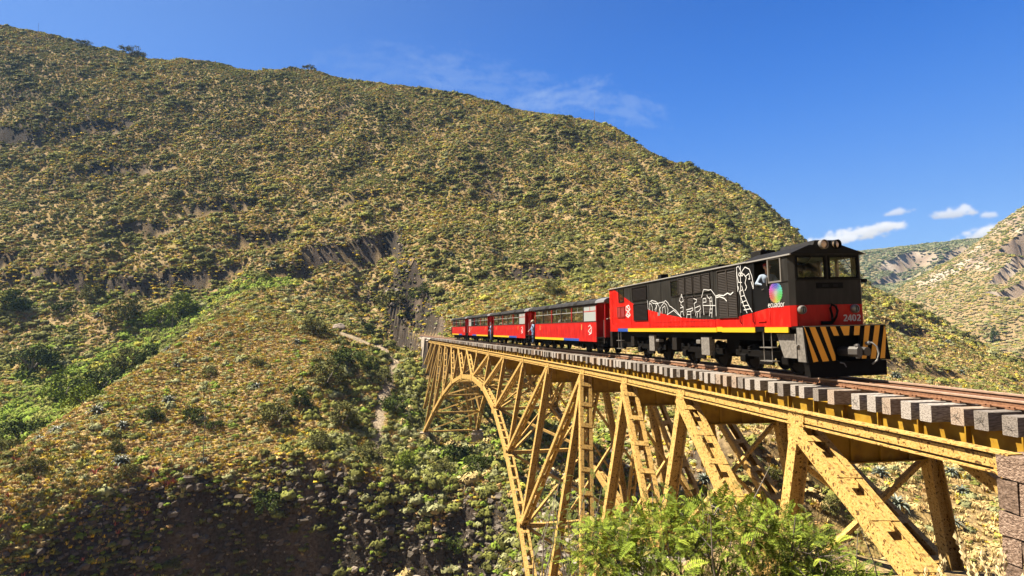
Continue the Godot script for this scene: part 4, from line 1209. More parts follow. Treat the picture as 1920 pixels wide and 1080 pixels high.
func build_track() -> void:
	var root := Node3D.new()
	root.name = "railway_track"
	add_child(root)
	root.position = V(xc(20), TIE_TOP, 20)
	tag(root, "", "", "", "structure")
	var lib := []
	for k in 10:
		var b := MB.new()
		var w := 0.25 + 0.045 * sin(k * 2.3); var h := 0.335 + 0.03 * cos(k * 1.7)
		var ring := []
		for q in [Vector2(-w, -h), Vector2(w, -h), Vector2(w, h), Vector2(-w, h)]:
			ring.append(q * 0.5)
		b.bevel(Transform3D(Basis(Vector3.UP, PI * 0.5), Vector3(0, -h * 0.5, 0)), Vector3(w, h, 2.86 + 0.13 * sin(k * 3.1)), 0.012)
		lib.append(b.mesh())
	# weather cracks on the end grain
	var cracks := []
	for k in 5:
		var b := MB.new()
		var r := RandomNumberGenerator.new()
		r.seed = 70 + k
		for j in 2 + k % 3:
			var p := Vector2(r.randf_range(-0.03, 0.03), r.randf_range(-0.2, -0.12))
			var a := r.randf() * TAU
			for m in 4:
				var q := p + Vector2(cos(a), sin(a)) * 0.04
				if absf(q.x) > 0.11 or q.y > -0.02 or q.y < -0.31:
					break
				var nn := Vector2(-sin(a), cos(a)) * (0.008 - 0.0016 * m)
				b.quad(Vector3(-1.47, p.y - nn.y, p.x - nn.x), Vector3(-1.47, q.y - nn.y * 0.7, q.x - nn.x * 0.7), Vector3(-1.47, q.y + nn.y * 0.7, q.x + nn.x * 0.7), Vector3(-1.47, p.y + nn.y, p.x + nn.x))
				p = q
				a += r.randf_range(-0.7, 0.7)
		cracks.append(b.mesh())
	var near := [5.3, 5.8, 6.3, 6.75, 7.3, 7.75, 8.25, 8.75, 9.25, 9.8, 10.3, 10.8, 11.43, 11.89, 12.52, 12.96, 13.58, 14.0, 14.44, 15.3, 15.71, 16.31, 16.74, 17.34]
	var r2 := RandomNumberGenerator.new()
	r2.seed = 8
	var ds := near.duplicate()
	var d := 17.34
	while d < 119.0:
		d += [0.46, 0.6, 0.42, 0.52, 0.5, 0.66][r2.randi() % 6] * 0.97
		ds.append(d)
	while d < 167.0:
		d += 0.75
		ds.append(d)
	var mats := [M.timber, M.timber, M.timber_warm, M.timber_dark]
	for i in ds.size():
		var o := put(root, "sleeper", lib[r2.randi() % 10], mats[r2.randi() % 4])
		var dd: float = ds[i]
		o.position = on_track(dd, r2.randf_range(-0.07, 0.07), TIE_TOP + r2.randf_range(-0.012, 0.004)) - root.position
		o.rotation = Vector3(r2.randf_range(-0.012, 0.012), heading(dd) + r2.randf_range(-0.025, 0.025), 0.0)
		if dd < 24.0 and r2.randf() < 0.75:
			put(o, "crack", cracks[r2.randi() % 5], M.crack)
	# rails swept along the bend
	for s in [-0.56, 0.56]:
		var b := MB.new()
		var head := MB.new()
		var foot := [Vector2(-0.075, 0.0), Vector2(0.075, 0.0), Vector2(0.075, 0.018), Vector2(0.012, 0.035), Vector2(0.010, 0.115), Vector2(-0.010, 0.115), Vector2(-0.012, 0.035), Vector2(-0.075, 0.018)]
		var cap := [Vector2(-0.036, 0.115), Vector2(0.036, 0.115), Vector2(0.036, 0.150), Vector2(0.028, 0.158), Vector2(-0.028, 0.158), Vector2(-0.036, 0.150)]
		var x := 4.8
		while x < 167.0:
			var e := x + (1.5 if x < 125.0 else 2.5)
			for pr in [[b, foot], [head, cap]]:
				var prof: Array = pr[1]
				for j in prof.size():
					var p: Vector2 = prof[j]; var q: Vector2 = prof[(j + 1) % prof.size()]
					pr[0].quad(on_track(x, s + p.x, TIE_TOP + 0.02 + p.y), on_track(x, s + q.x, TIE_TOP + 0.02 + q.y), on_track(e, s + q.x, TIE_TOP + 0.02 + q.y), on_track(e, s + p.x, TIE_TOP + 0.02 + p.y))
			x = e
		var rail := piece(root, "rail", b, M.rail_rust)
		piece(rail, "rail_head", head, M.rail_top)
	for s in [-0.30, 0.30]:  # guard rails inside the running rails
		var b := MB.new()
		var x := 4.8
		while x < 124.0:
			b.bar(on_track(x, s, TIE_TOP + 0.06), on_track(x + 1.5, s, TIE_TOP + 0.06), 0.07, 0.10, right_at(x))
			x += 1.5
		piece(root, "guard_rail", b, M.rail_rust)
	# tie plates and spikes under the near rail
	var pl := MB.new()
	pl.bx(-0.15, 0.15, 0.0, 0.022, -0.09, 0.09)
	for q in [Vector2(-0.11, -0.05), Vector2(-0.11, 0.05), Vector2(0.11, 0.0)]:
		pl.bx(q.x - 0.018, q.x + 0.018, 0.022, 0.05, q.y - 0.018, q.y + 0.018)
	var pm := pl.mesh()
	for i in 60:
		for s in [-0.56, 0.56]:
			var o := put(root, "tie_plate", pm, M.rail_rust)
			o.position = on_track(ds[i], s, TIE_TOP + 0.003) - root.position
			o.rotation.y = heading(ds[i])
	var bed := MB.new()  # ballast and formation beyond the far end
	var x2 := 118.0
	while x2 < 168.0:
		for q in [[-2.2, -0.62, -1.5, -0.10], [-1.5, -0.10, 1.5, -0.10], [1.5, -0.10, 2.6, -0.5]]:
			bed.quad(on_track(x2, q[0], TIE_TOP + q[1]), on_track(x2, q[2], TIE_TOP + q[3]), on_track(x2 + 2, q[2], TIE_TOP + q[3]), on_track(x2 + 2, q[0], TIE_TOP + q[1]))
		x2 += 2.0
	piece(root, "ballast", bed, M.masonry)

func build_abutments() -> void:
	# near pillar, courses of rough blocks
	var d1 := 10.62
	var c := on_track(d1, -1.98, 0)
	var root := thing("stone_pillar", "rough stone block pillar under the near end of the bridge", "pillar", Vector3(c.x, -7.0, c.z))
	var r := right_at(9.5); var al := back_at(9.5)
	var core := MB.new()
	core.hexa([c + al * 4.6 + r * 0.05 + Vector3(0, -7, 0), c + al * 4.6 + r * 4.0 + Vector3(0, -7, 0), c + r * 4.0 + al * 0.05 + Vector3(0, -7, 0), c + r * 0.05 + al * 0.05 + Vector3(0, -7, 0),
		c + al * 4.6 + r * 0.05 + Vector3(0, -2.13, 0), c + al * 4.6 + r * 4.0 + Vector3(0, -2.13, 0), c + r * 4.0 + al * 0.05 + Vector3(0, -2.13, 0), c + r * 0.05 + al * 0.05 + Vector3(0, -2.13, 0)])
	piece(root, "core", core, M.mortar)
	var y := -2.06
	var rr := RandomNumberGenerator.new()
	rr.seed = 4
	for course in 11:
		var h: float = [0.42, 0.52, 0.40, 0.46, 0.36, 0.5][course % 6]
		var x := 0.0
		while x < 4.4:
			var w := rr.randf_range(0.42, 0.85)
			if x == 0.0:
				w = 0.36 if course % 2 else 0.62
			var out := rr.randf_range(0.0, 0.035)
			var b := MB.new()
			var m := 0.016
			var p := []
			for yy in [y - h + m, y - m]:
				for q in [[x + w - m, -0.03 - out], [x + w - m, 0.22], [x + m, 0.22], [x + m, -0.03 - out]]:
					p.append(c + al * (q[0] + rr.randf_range(-0.026, 0.026)) + r * (q[1] + rr.randf_range(-0.024, 0.024)) + Vector3(0, yy + rr.randf_range(-0.026, 0.026), 0))
			b.hexa([p[3], p[0], p[1], p[2], p[7], p[4], p[5], p[6]])
			piece(root, "stone", b, M.stone if rr.randf() < 0.7 else M.stone_dark)
			x += w
		# end face towards the ravine
		x = 0.22
		while x < 3.9:
			var w := rr.randf_range(0.45, 0.9)
			var b := MB.new()
			var p := []
			for yy in [y - h + 0.016, y - 0.016]:
				for q in [[x + 0.016, 0.2], [x + w - 0.016, 0.2], [x + w - 0.016, -0.03], [x + 0.016, -0.03]]:
					p.append(c + r * q[0] + al * (q[1] + rr.randf_range(-0.026, 0.026)) + Vector3(0, yy, 0))
			b.hexa(p)
			piece(root, "stone", b, M.stone)
			x += w
		y -= h
	var mark := MB.new()
	for q in [[0.66, 0.80, -2.35, -2.42, -2.80, -2.76], [0.68, 0.80, -2.86, -2.86, -3.5, -3.42]]:
		mark.quad(c + al * q[0] - r * 0.082 + Vector3(0, q[4], 0), c + al * q[1] - r * 0.082 + Vector3(0, q[5], 0), c + al * q[1] - r * 0.082 + Vector3(0, q[2], 0), c + al * q[0] - r * 0.082 + Vector3(0, q[3], 0))
	piece(root, "painted_mark", mark, M.orange_paint)
	# far end block and the retaining wall that leads to it
	var fd := 119.0
	c = on_track(fd, 0, 0)
	var far_ := thing("bridge_abutment", "masonry block coloured dark for shade at the far end of the bridge", "abutment", Vector3(c.x, -13.0, c.z))
	r = right_at(fd); al = back_at(fd)
	var b := MB.new()
	var pp := []
	for yy in [-14.0, -1.75]:
		var sp := 0.5 if yy < -5.0 else 0.0
		for q in [[-2.0 - sp, 0.4 + sp], [2.5 + sp, 0.4 + sp], [2.5 + sp, -7.0], [-2.0 - sp, -2.0]]:
			pp.append(c + r * q[0] + al * q[1] + Vector3(0, yy, 0))
	b.hexa(pp)
	piece(far_, "block", b, M.stone_dark)  # the dark stone colour stands in for shade on this face
	var wall := thing("retaining_wall", "pale stone retaining wall carrying the track beyond the far end of the bridge", "wall", on_track(138.0, -2.4, -6.0))
	var x := 121.5
	while x < 160.0:
		b = MB.new()
		var e := x + 3.4
		pp = []
		for yy in [-6.5, -1.62]:
			pp.append(on_track(x, -2.4 + (0.0 if yy > -4 else -0.4), yy)); pp.append(on_track(x, -1.9, yy)); pp.append(on_track(e, -1.9, yy)); pp.append(on_track(e, -2.4 + (0.0 if yy > -4 else -0.4), yy))
		b.hexa(pp)
		piece(wall, "wall_section", b, M.masonry)
		x = e + 0.015

# ------------------------------------------------------------------ people
const CORNERS := [[0, 0, 0], [1, 0, 0], [0, 1, 0], [1, 1, 0], [0, 0, 1], [1, 0, 1], [0, 1, 1], [1, 1, 1]]
const EDGES := [[0, 0, 0, 1, 0, 0], [0, 1, 0, 1, 1, 0], [0, 0, 1, 1, 0, 1], [0, 1, 1, 1, 1, 1], [0, 0, 0, 0, 1, 0], [1, 0, 0, 1, 1, 0], [0, 0, 1, 0, 1, 1], [1, 0, 1, 1, 1, 1], [0, 0, 0, 0, 0, 1], [1, 0, 0, 1, 0, 1], [0, 1, 0, 0, 1, 1], [1, 1, 0, 1, 1, 1]]

func field(bones: Array, p: Vector3, k: float) -> float:
	var res := 1e3
	for b in bones:
		var a: Vector3 = b[0]; var e: Vector3 = b[1]
		var q := e - a
		var t := clampf((p - a).dot(q) / maxf(q.length_squared(), 1e-6), 0.0, 1.0)
		var d := p.distance_to(a + q * t) - lerpf(b[2], b[3], t)
		var h := clampf(0.5 + 0.5 * (res - d) / k, 0.0, 1.0)
		res = lerpf(res, d, h) - k * h * (1.0 - h)
	return res

func nets(b: MB, bones: Array, cs: float, k: float) -> void:  # surface nets of the joined capsules, coloured by the nearest bone
	var box := AABB(bones[0][0], Vector3.ZERO)
	for q in bones:
		var rad: float = maxf(q[2], q[3]) + cs * 2.0
		box = box.merge(AABB(q[0] - Vector3.ONE * rad, Vector3.ONE * rad * 2)).merge(AABB(q[1] - Vector3.ONE * rad, Vector3.ONE * rad * 2))
	var n := Vector3i((box.size / cs).ceil()) + Vector3i.ONE
	var f := PackedFloat32Array()
	f.resize(n.x * n.y * n.z)
	for z in n.z:
		for y in n.y:
			for x in n.x:
				f[(z * n.y + y) * n.x + x] = field(bones, box.position + Vector3(x, y, z) * cs, k)
	var at := {}
	var sy := n.x; var sz := n.x * n.y
	for z in n.z - 1:
		for y in n.y - 1:
			for x in n.x - 1:
				var i := z * sz + y * sy + x
				var sum := Vector3.ZERO
				var cnt := 0
				var neg := 0
				for e in CORNERS:
					if f[i + e[0] + e[1] * sy + e[2] * sz] < 0.0:
						neg += 1
				if neg == 0 or neg == 8:
					continue
				for e in EDGES:
					var v0 := f[i + e[0] + e[1] * sy + e[2] * sz]
					var v1 := f[i + e[3] + e[4] * sy + e[5] * sz]
					if (v0 < 0.0) != (v1 < 0.0):
						sum += Vector3(e[0], e[1], e[2]).lerp(Vector3(e[3], e[4], e[5]), v0 / (v0 - v1))
						cnt += 1
				if cnt:
					at[i] = box.position + (Vector3(x, y, z) + sum / cnt) * cs
	var grad := func(p: Vector3) -> Vector3:
		var e := cs * 0.5
		return Vector3(field(bones, p + Vector3(e, 0, 0), k) - field(bones, p - Vector3(e, 0, 0), k), field(bones, p + Vector3(0, e, 0), k) - field(bones, p - Vector3(0, e, 0), k), field(bones, p + Vector3(0, 0, e), k) - field(bones, p - Vector3(0, 0, e), k)).normalized()
	var nor := {}; var cl := {}
	for i in at:
		nor[i] = grad.call(at[i])
		var best := 1e3
		for q in bones:
			var d := field([q], at[i], 0.001)
			if d < best:
				best = d
				cl[i] = q[4]
	for z in range(1, n.z - 1):
		for y in range(1, n.y - 1):
			for x in range(1, n.x - 1):
				var i := z * sz + y * sy + x
				for ax in 3:
					var st: int = [1, sy, sz][ax]; var s1: int = [sy, sz, 1][ax]; var s2: int = [sz, 1, sy][ax]
					if (f[i] < 0.0) == (f[i + st] < 0.0):
						continue
					var q := [i, i - s1, i - s1 - s2, i - s2]
					if not (at.has(q[0]) and at.has(q[1]) and at.has(q[2]) and at.has(q[3])):
						continue
					if f[i] > 0.0:
						q.reverse()
					b.col = cl[q[0]]
					b.tris(at[q[0]], at[q[1]], at[q[2]], nor[q[0]], nor[q[1]], nor[q[2]])
					b.tris(at[q[0]], at[q[2]], at[q[3]], nor[q[0]], nor[q[2]], nor[q[3]])

func body_bones(shirt: Color, legs: Color, sit: bool, lean: float, l_arm: Array, r_arm: Array) -> Array:  # facing +z, feet at y 0 (or seat at y 0 when sitting)
	var skin := Color(0.36, 0.20, 0.125)
	var shoe := Color(0.03, 0.026, 0.022)
	var hip := 0.0 if sit else 0.9
	var o := []
	var chest := Vector3(0, hip + 0.42, lean * 0.35)
	o.append([Vector3(0, hip + 0.02, 0), Vector3(0, hip + 0.2, lean * 0.12), 0.145, 0.14, legs])
	o.append([Vector3(-0.05, hip + 0.22, lean * 0.15), chest + Vector3(-0.06, 0, 0), 0.125, 0.13, shirt])
	o.append([Vector3(0.05, hip + 0.22, lean * 0.15), chest + Vector3(0.06, 0, 0), 0.125, 0.13, shirt])
	o.append([chest + Vector3(-0.15, 0.06, 0), chest + Vector3(0.15, 0.06, 0), 0.075, 0.075, shirt])
	var neck := chest + Vector3(0, 0.14, 0.01)
	o.append([neck, neck + Vector3(0, 0.1, 0.02), 0.052, 0.05, skin])
	var head := neck + Vector3(0, 0.2, 0.03)
	o.append([head + Vector3(0, 0.03, -0.015), head + Vector3(0, -0.045, 0.025), 0.098, 0.068, skin])
	o.append([head + Vector3(0, -0.005, 0.085), head + Vector3(0, -0.03, 0.105), 0.012, 0.016, skin])
	for s in [-1.0, 1.0]:
		o.append([head + Vector3(0.092 * s, 0.0, 0), head + Vector3(0.095 * s, -0.03, 0.0), 0.018, 0.014, skin])
		var arm: Array = l_arm if s < 0 else r_arm
		var sh := chest + Vector3(0.19 * s, 0.05, 0)
		o.append([sh, arm[0], 0.058, 0.046, shirt])
		o.append([arm[0], arm[1], 0.044, 0.032, shirt])
		if sit:
			o.append([Vector3(0.09 * s, 0.0, 0.02), Vector3(0.11 * s, 0.03, 0.42), 0.085, 0.062, legs])
			o.append([Vector3(0.11 * s, 0.03, 0.42), Vector3(0.11 * s, -0.38, 0.40), 0.06, 0.045, legs])
		else:
			o.append([Vector3(0.09 * s, 0.88, 0), Vector3(0.11 * s, 0.48, 0.03), 0.088, 0.06, legs])
			o.append([Vector3(0.11 * s, 0.48, 0.03), Vector3(0.115 * s, 0.10, -0.01), 0.06, 0.045, legs])
			o.append([Vector3(0.115 * s, 0.04, -0.03), Vector3(0.13 * s, 0.035, 0.15), 0.042, 0.038, shoe])
	return o

func hand_bones(w: Vector3, dir: Vector3, palm: Vector3, s: float) -> Array:  # a palm, four fingers and a thumb, gently curled
	var skin := Color(0.36, 0.20, 0.125)
	var side := dir.cross(palm).normalized() * s
	var o := [[w, w + dir * 0.07, 0.024, 0.026, skin], [w + dir * 0.03 + side * 0.02, w + dir * 0.085 + side * 0.022, 0.018, 0.018, skin], [w + dir * 0.03 - side * 0.02, w + dir * 0.08 - side * 0.022, 0.018, 0.016, skin]]
	for i in 4:
		var r := w + dir * 0.085 + side * (0.030 - 0.020 * i)
		var l: float = [0.036, 0.042, 0.039, 0.030][i]
		var k := r + dir * l + palm * 0.008
		o.append([r, k, 0.0092, 0.0088, skin])
		o.append([k, k + (dir * 0.6 + palm * 0.8).normalized() * l * 0.8, 0.0086, 0.0075, skin])
	o.append([w + dir * 0.02 + side * 0.025, w + dir * 0.05 + side * 0.052 + palm * 0.01, 0.012, 0.0105, skin])
	o.append([w + dir * 0.05 + side * 0.052 + palm * 0.01, w + dir * 0.08 + side * 0.056 + palm * 0.022, 0.0105, 0.0085, skin])
	return o

func person_mesh(shirt: Color, legs: Color, sit: bool, lean: float, l_arm: Array, r_arm: Array, fine: bool) -> ArrayMesh:
	var b := MB.new()
	nets(b, body_bones(shirt, legs, sit, lean, l_arm, r_arm), 0.026 if fine else 0.04, 0.035)
	if fine:
		for s in [-1.0, 1.0]:
			var arm: Array = l_arm if s < 0 else r_arm
			var dir: Vector3 = (arm[1] - arm[0]).normalized()
			nets(b, hand_bones(arm[1], dir, dir.cross(Vector3(1, 0, 0)).normalized() * -1.0, s), 0.0065, 0.008)
	return b.mesh()

func cap_mesh(c: Color, brim: bool) -> ArrayMesh:
	var b := MB.new()
	b.col = c
	b.lathe(Vector3.ZERO, Vector3.UP, [Vector2(0.112, 0.0), Vector2(0.112, 0.03), Vector2(0.095, 0.075), Vector2(0.055, 0.10), Vector2(0, 0.108)], 14)
	if brim:
		b.col = Color(0.5, 0.48, 0.46)
		for i in 8:
			var a := -0.9 + 1.8 * i / 8.0; var e := -0.9 + 1.8 * (i + 1) / 8.0
			b.quad(Vector3(sin(a) * 0.105, 0.01, cos(a) * 0.105), Vector3(sin(a) * 0.15, -0.01, cos(a) * 0.19), Vector3(sin(e) * 0.15, -0.01, cos(e) * 0.19), Vector3(sin(e) * 0.105, 0.01, cos(e) * 0.105))
			b.quad(Vector3(sin(e) * 0.105, 0.0, cos(e) * 0.105), Vector3(sin(e) * 0.15, -0.02, cos(e) * 0.19), Vector3(sin(a) * 0.15, -0.02, cos(a) * 0.19), Vector3(sin(a) * 0.105, 0.0, cos(a) * 0.105))
	return b.mesh()

func face(parent: Node3D, head: Vector3) -> void:
	var b := MB.new()
	b.col = Color(0.02, 0.012, 0.01)
	for s in [-1.0, 1.0]:
		b.lathe(head + Vector3(0.034 * s, 0.004, 0.074), Vector3(0, 0, 1), [Vector2(0.012, 0), Vector2(0.009, 0.008), Vector2(0, 0.011)], 8)
		b.bx(head.x + 0.034 * s - 0.018, head.x + 0.034 * s + 0.018, head.y + 0.022, head.y + 0.028, head.z + 0.068, head.z + 0.085)
	b.col = Color(0.22, 0.07, 0.05)
	b.bx(head.x - 0.022, head.x + 0.022, head.y - 0.066, head.y - 0.058, head.z + 0.06, head.z + 0.092)
	part(parent, "face", b, M.vertex_cloth)

func hair(parent: Node3D, head: Vector3, c: Color) -> void:
	var b := MB.new()
	b.col = c
	b.lathe(head + Vector3(0, 0.01, -0.022), Vector3(0, 0.94, -0.34).normalized(), [Vector2(0.106, -0.02), Vector2(0.108, 0.03), Vector2(0.09, 0.075), Vector2(0.05, 0.10), Vector2(0, 0.108)], 14)
	part(parent, "hair", b, M.vertex_cloth)

# ------------------------------------------------------------------ the train
func text_part(parent: Node3D, words: String, h: float, at: Vector3, turn: float, mat: Material, bold := 700) -> void:
	var t := TextMesh.new()
	var f := SystemFont.new()
	f.font_names = PackedStringArray(["Droid Sans"])
	f.font_weight = bold
	t.font = f
	t.text = words
	t.font_size = 64
	t.pixel_size = h / 46.0
	t.depth = 0.006
	t.curve_step = 2.0
	var o := put(parent, "lettering", t, mat)
	o.position = at
	o.rotation.y = turn

func stroke(b: MB, p: Array, w: float, x: float) -> void:  # a painted line on the side that faces -x; points are (z, y)
	for i in p.size() - 1:
		var a := Vector2(p[i][0], p[i][1]); var e := Vector2(p[i + 1][0], p[i + 1][1])
		var d := (e - a).normalized() * w * 0.35
		a -= d; e += d
		var q := Vector2(-d.y, d.x).normalized() * w * 0.5
		var xx := x - 0.0004 * (i % 3)
		b.quad(Vector3(xx, a.y - q.y, a.x - q.x), Vector3(xx, e.y - q.y, e.x - q.x), Vector3(xx, e.y + q.y, e.x + q.x), Vector3(xx, a.y + q.y, a.x + q.x))

func louvre(parent: Node3D, called: String, x: float, z0: float, z1: float, y0: float, y1: float, back: Material, slat: Material, step := 0.055) -> void:
	var s := signf(x)
	var b := MB.new()
	b.bx(x, x + s * 0.012, y0, y1, z0, z1)
	var o := part(parent, called, b, back)
	o.position.z = -7.5
	b = MB.new()
	var n := int((y1 - y0 - 0.06) / step)
	for i in n:
		var y := y0 + 0.04 + step * i
		b.hexa([Vector3(x + s * 0.012, y, z1 - 0.03), Vector3(x + s * 0.04, y - 0.012, z1 - 0.03), Vector3(x + s * 0.04, y - 0.012, z0 + 0.03), Vector3(x + s * 0.012, y, z0 + 0.03), Vector3(x + s * 0.012, y + 0.035, z1 - 0.03), Vector3(x + s * 0.042, y + 0.002, z1 - 0.03), Vector3(x + s * 0.042, y + 0.002, z0 + 0.03), Vector3(x + s * 0.012, y + 0.035, z0 + 0.03)] if s > 0 else [Vector3(x - 0.04, y - 0.012, z1 - 0.03), Vector3(x - 0.012, y, z1 - 0.03), Vector3(x - 0.012, y, z0 + 0.03), Vector3(x - 0.04, y - 0.012, z0 + 0.03), Vector3(x - 0.042, y + 0.002, z1 - 0.03), Vector3(x - 0.012, y + 0.035, z1 - 0.03), Vector3(x - 0.012, y + 0.035, z0 + 0.03), Vector3(x - 0.042, y + 0.002, z0 + 0.03)])
	part(o, "slats", b, slat)
	b = MB.new()
	for q in [[y0 - 0.02, y0 + 0.012, z0 - 0.02, z1 + 0.02], [y1 - 0.012, y1 + 0.02, z0 - 0.02, z1 + 0.02], [y0 + 0.012, y1 - 0.012, z0 - 0.02, z0 + 0.012], [y0 + 0.012, y1 - 0.012, z1 - 0.012, z1 + 0.02]]:
		b.bx(x, x + s * 0.046, q[0], q[1], q[2], q[3])
	part(o, "frame", b, slat)

func wheel_mesh(r: float) -> ArrayMesh:
	var b := MB.new()
	b.lathe(Vector3(-0.07, 0, 0), Vector3.RIGHT, [Vector2(0, 0.02), Vector2(0.09, 0.0), Vector2(0.12, 0.02), Vector2(r * 0.78, 0.045), Vector2(r * 0.86, 0.0), Vector2(r, 0.005), Vector2(r, 0.10), Vector2(r + 0.03, 0.105), Vector2(r + 0.03, 0.135), Vector2(r * 0.8, 0.135), Vector2(0, 0.11)], 24)
	return b.mesh()

func bogie(parent: Node3D, z: float, half: float, r: float, y0: float) -> void:
	var b := MB.new()
	for s in [-0.86, 0.86]:
		b.bx(s - 0.05, s + 0.05, y0 + r + 0.06, y0 + r + 0.26, -half - 0.55, half + 0.55)
		b.bx(s - 0.04, s + 0.04, y0 + r * 0.6, y0 + r + 0.06, -0.35, 0.35)
		for q in [-half, half]:
			b.bevel(Transform3D(Basis(), Vector3(s + signf(s) * 0.06, y0 + r, q)), Vector3(0.16, 0.26, 0.30), 0.04)
			for e in [-0.26, 0.26]:
				b.lathe(Vector3(s + signf(s) * 0.02, y0 + r + 0.20, q + e), Vector3.UP, [Vector2(0.07, 0), Vector2(0.085, 0.03), Vector2(0.07, 0.06), Vector2(0.085, 0.09), Vector2(0.07, 0.12), Vector2(0.085, 0.15), Vector2(0.07, 0.18)], 10)
	b.bx(-0.9, 0.9, y0 + r + 0.05, y0 + r + 0.22, -0.2, 0.2)
	for q in [-half, half]:
		b.tube([Vector3(-0.8, y0 + r, q), Vector3(0.8, y0 + r, q)], 0.07, 0.07, 10)
	var o := part(parent, "bogie", b, M.underframe)
	o.position.z = z
	var wm := wheel_mesh(r)
	for q in [-half, half]:
		for s in [-1.0, 1.0]:
			var w := put(o, "wheel", wm, M.grime)
			w.position = Vector3(0.56 * s, y0 + r, q)
			w.rotation.y = 0.0 if s < 0 else PI

const EDGE := [[0.0, 3.54], [0.7, 3.5], [3.39, 2.62], [5.03, 2.31], [6.6, 2.08], [8.15, 1.91], [9.5, 1.81], [10.82, 1.78], [12.28, 1.85], [13.1, 1.95], [14.1, 2.09], [15.0, 2.1]]

func edge_at(z: float) -> float:
	for i in EDGE.size() - 1:
		if z <= EDGE[i + 1][0]:
			return lerpf(EDGE[i][1], EDGE[i + 1][1], (z - EDGE[i][0]) / (EDGE[i + 1][0] - EDGE[i][0]))
	return 2.1

func wall(b: MB, x: float, z0: float, z1: float, lo: Callable, hi: Callable, n: int) -> void:
	for i in n:
		var a := lerpf(z0, z1, float(i) / n); var e := lerpf(z0, z1, (i + 1.0) / n)
		var p := [Vector3(x, lo.call(a), a), Vector3(x, lo.call(e), e), Vector3(x, hi.call(e), e), Vector3(x, hi.call(a), a)]
		if x < 0:
			b.quad(p[0], p[1], p[2], p[3])
		else:
			b.quad(p[3], p[2], p[1], p[0])

func rim(b: MB, o: Vector3, u: Vector3, v: Vector3, nrm: Vector3, w: float, h: float, t: float, d: float) -> void:  # a rectangular frame of bars round an opening
	b.bar(o + v * -t * 0.5 - u * t, o + v * -t * 0.5 + u * (w + t), t, d, v)
	b.bar(o + v * (h + t * 0.5) - u * t, o + v * (h + t * 0.5) + u * (w + t), t, d, v)
	b.bar(o - u * t * 0.5, o - u * t * 0.5 + v * h, t, d, u)
	b.bar(o + u * (w + t * 0.5), o + u * (w + t * 0.5) + v * h, t, d, u)

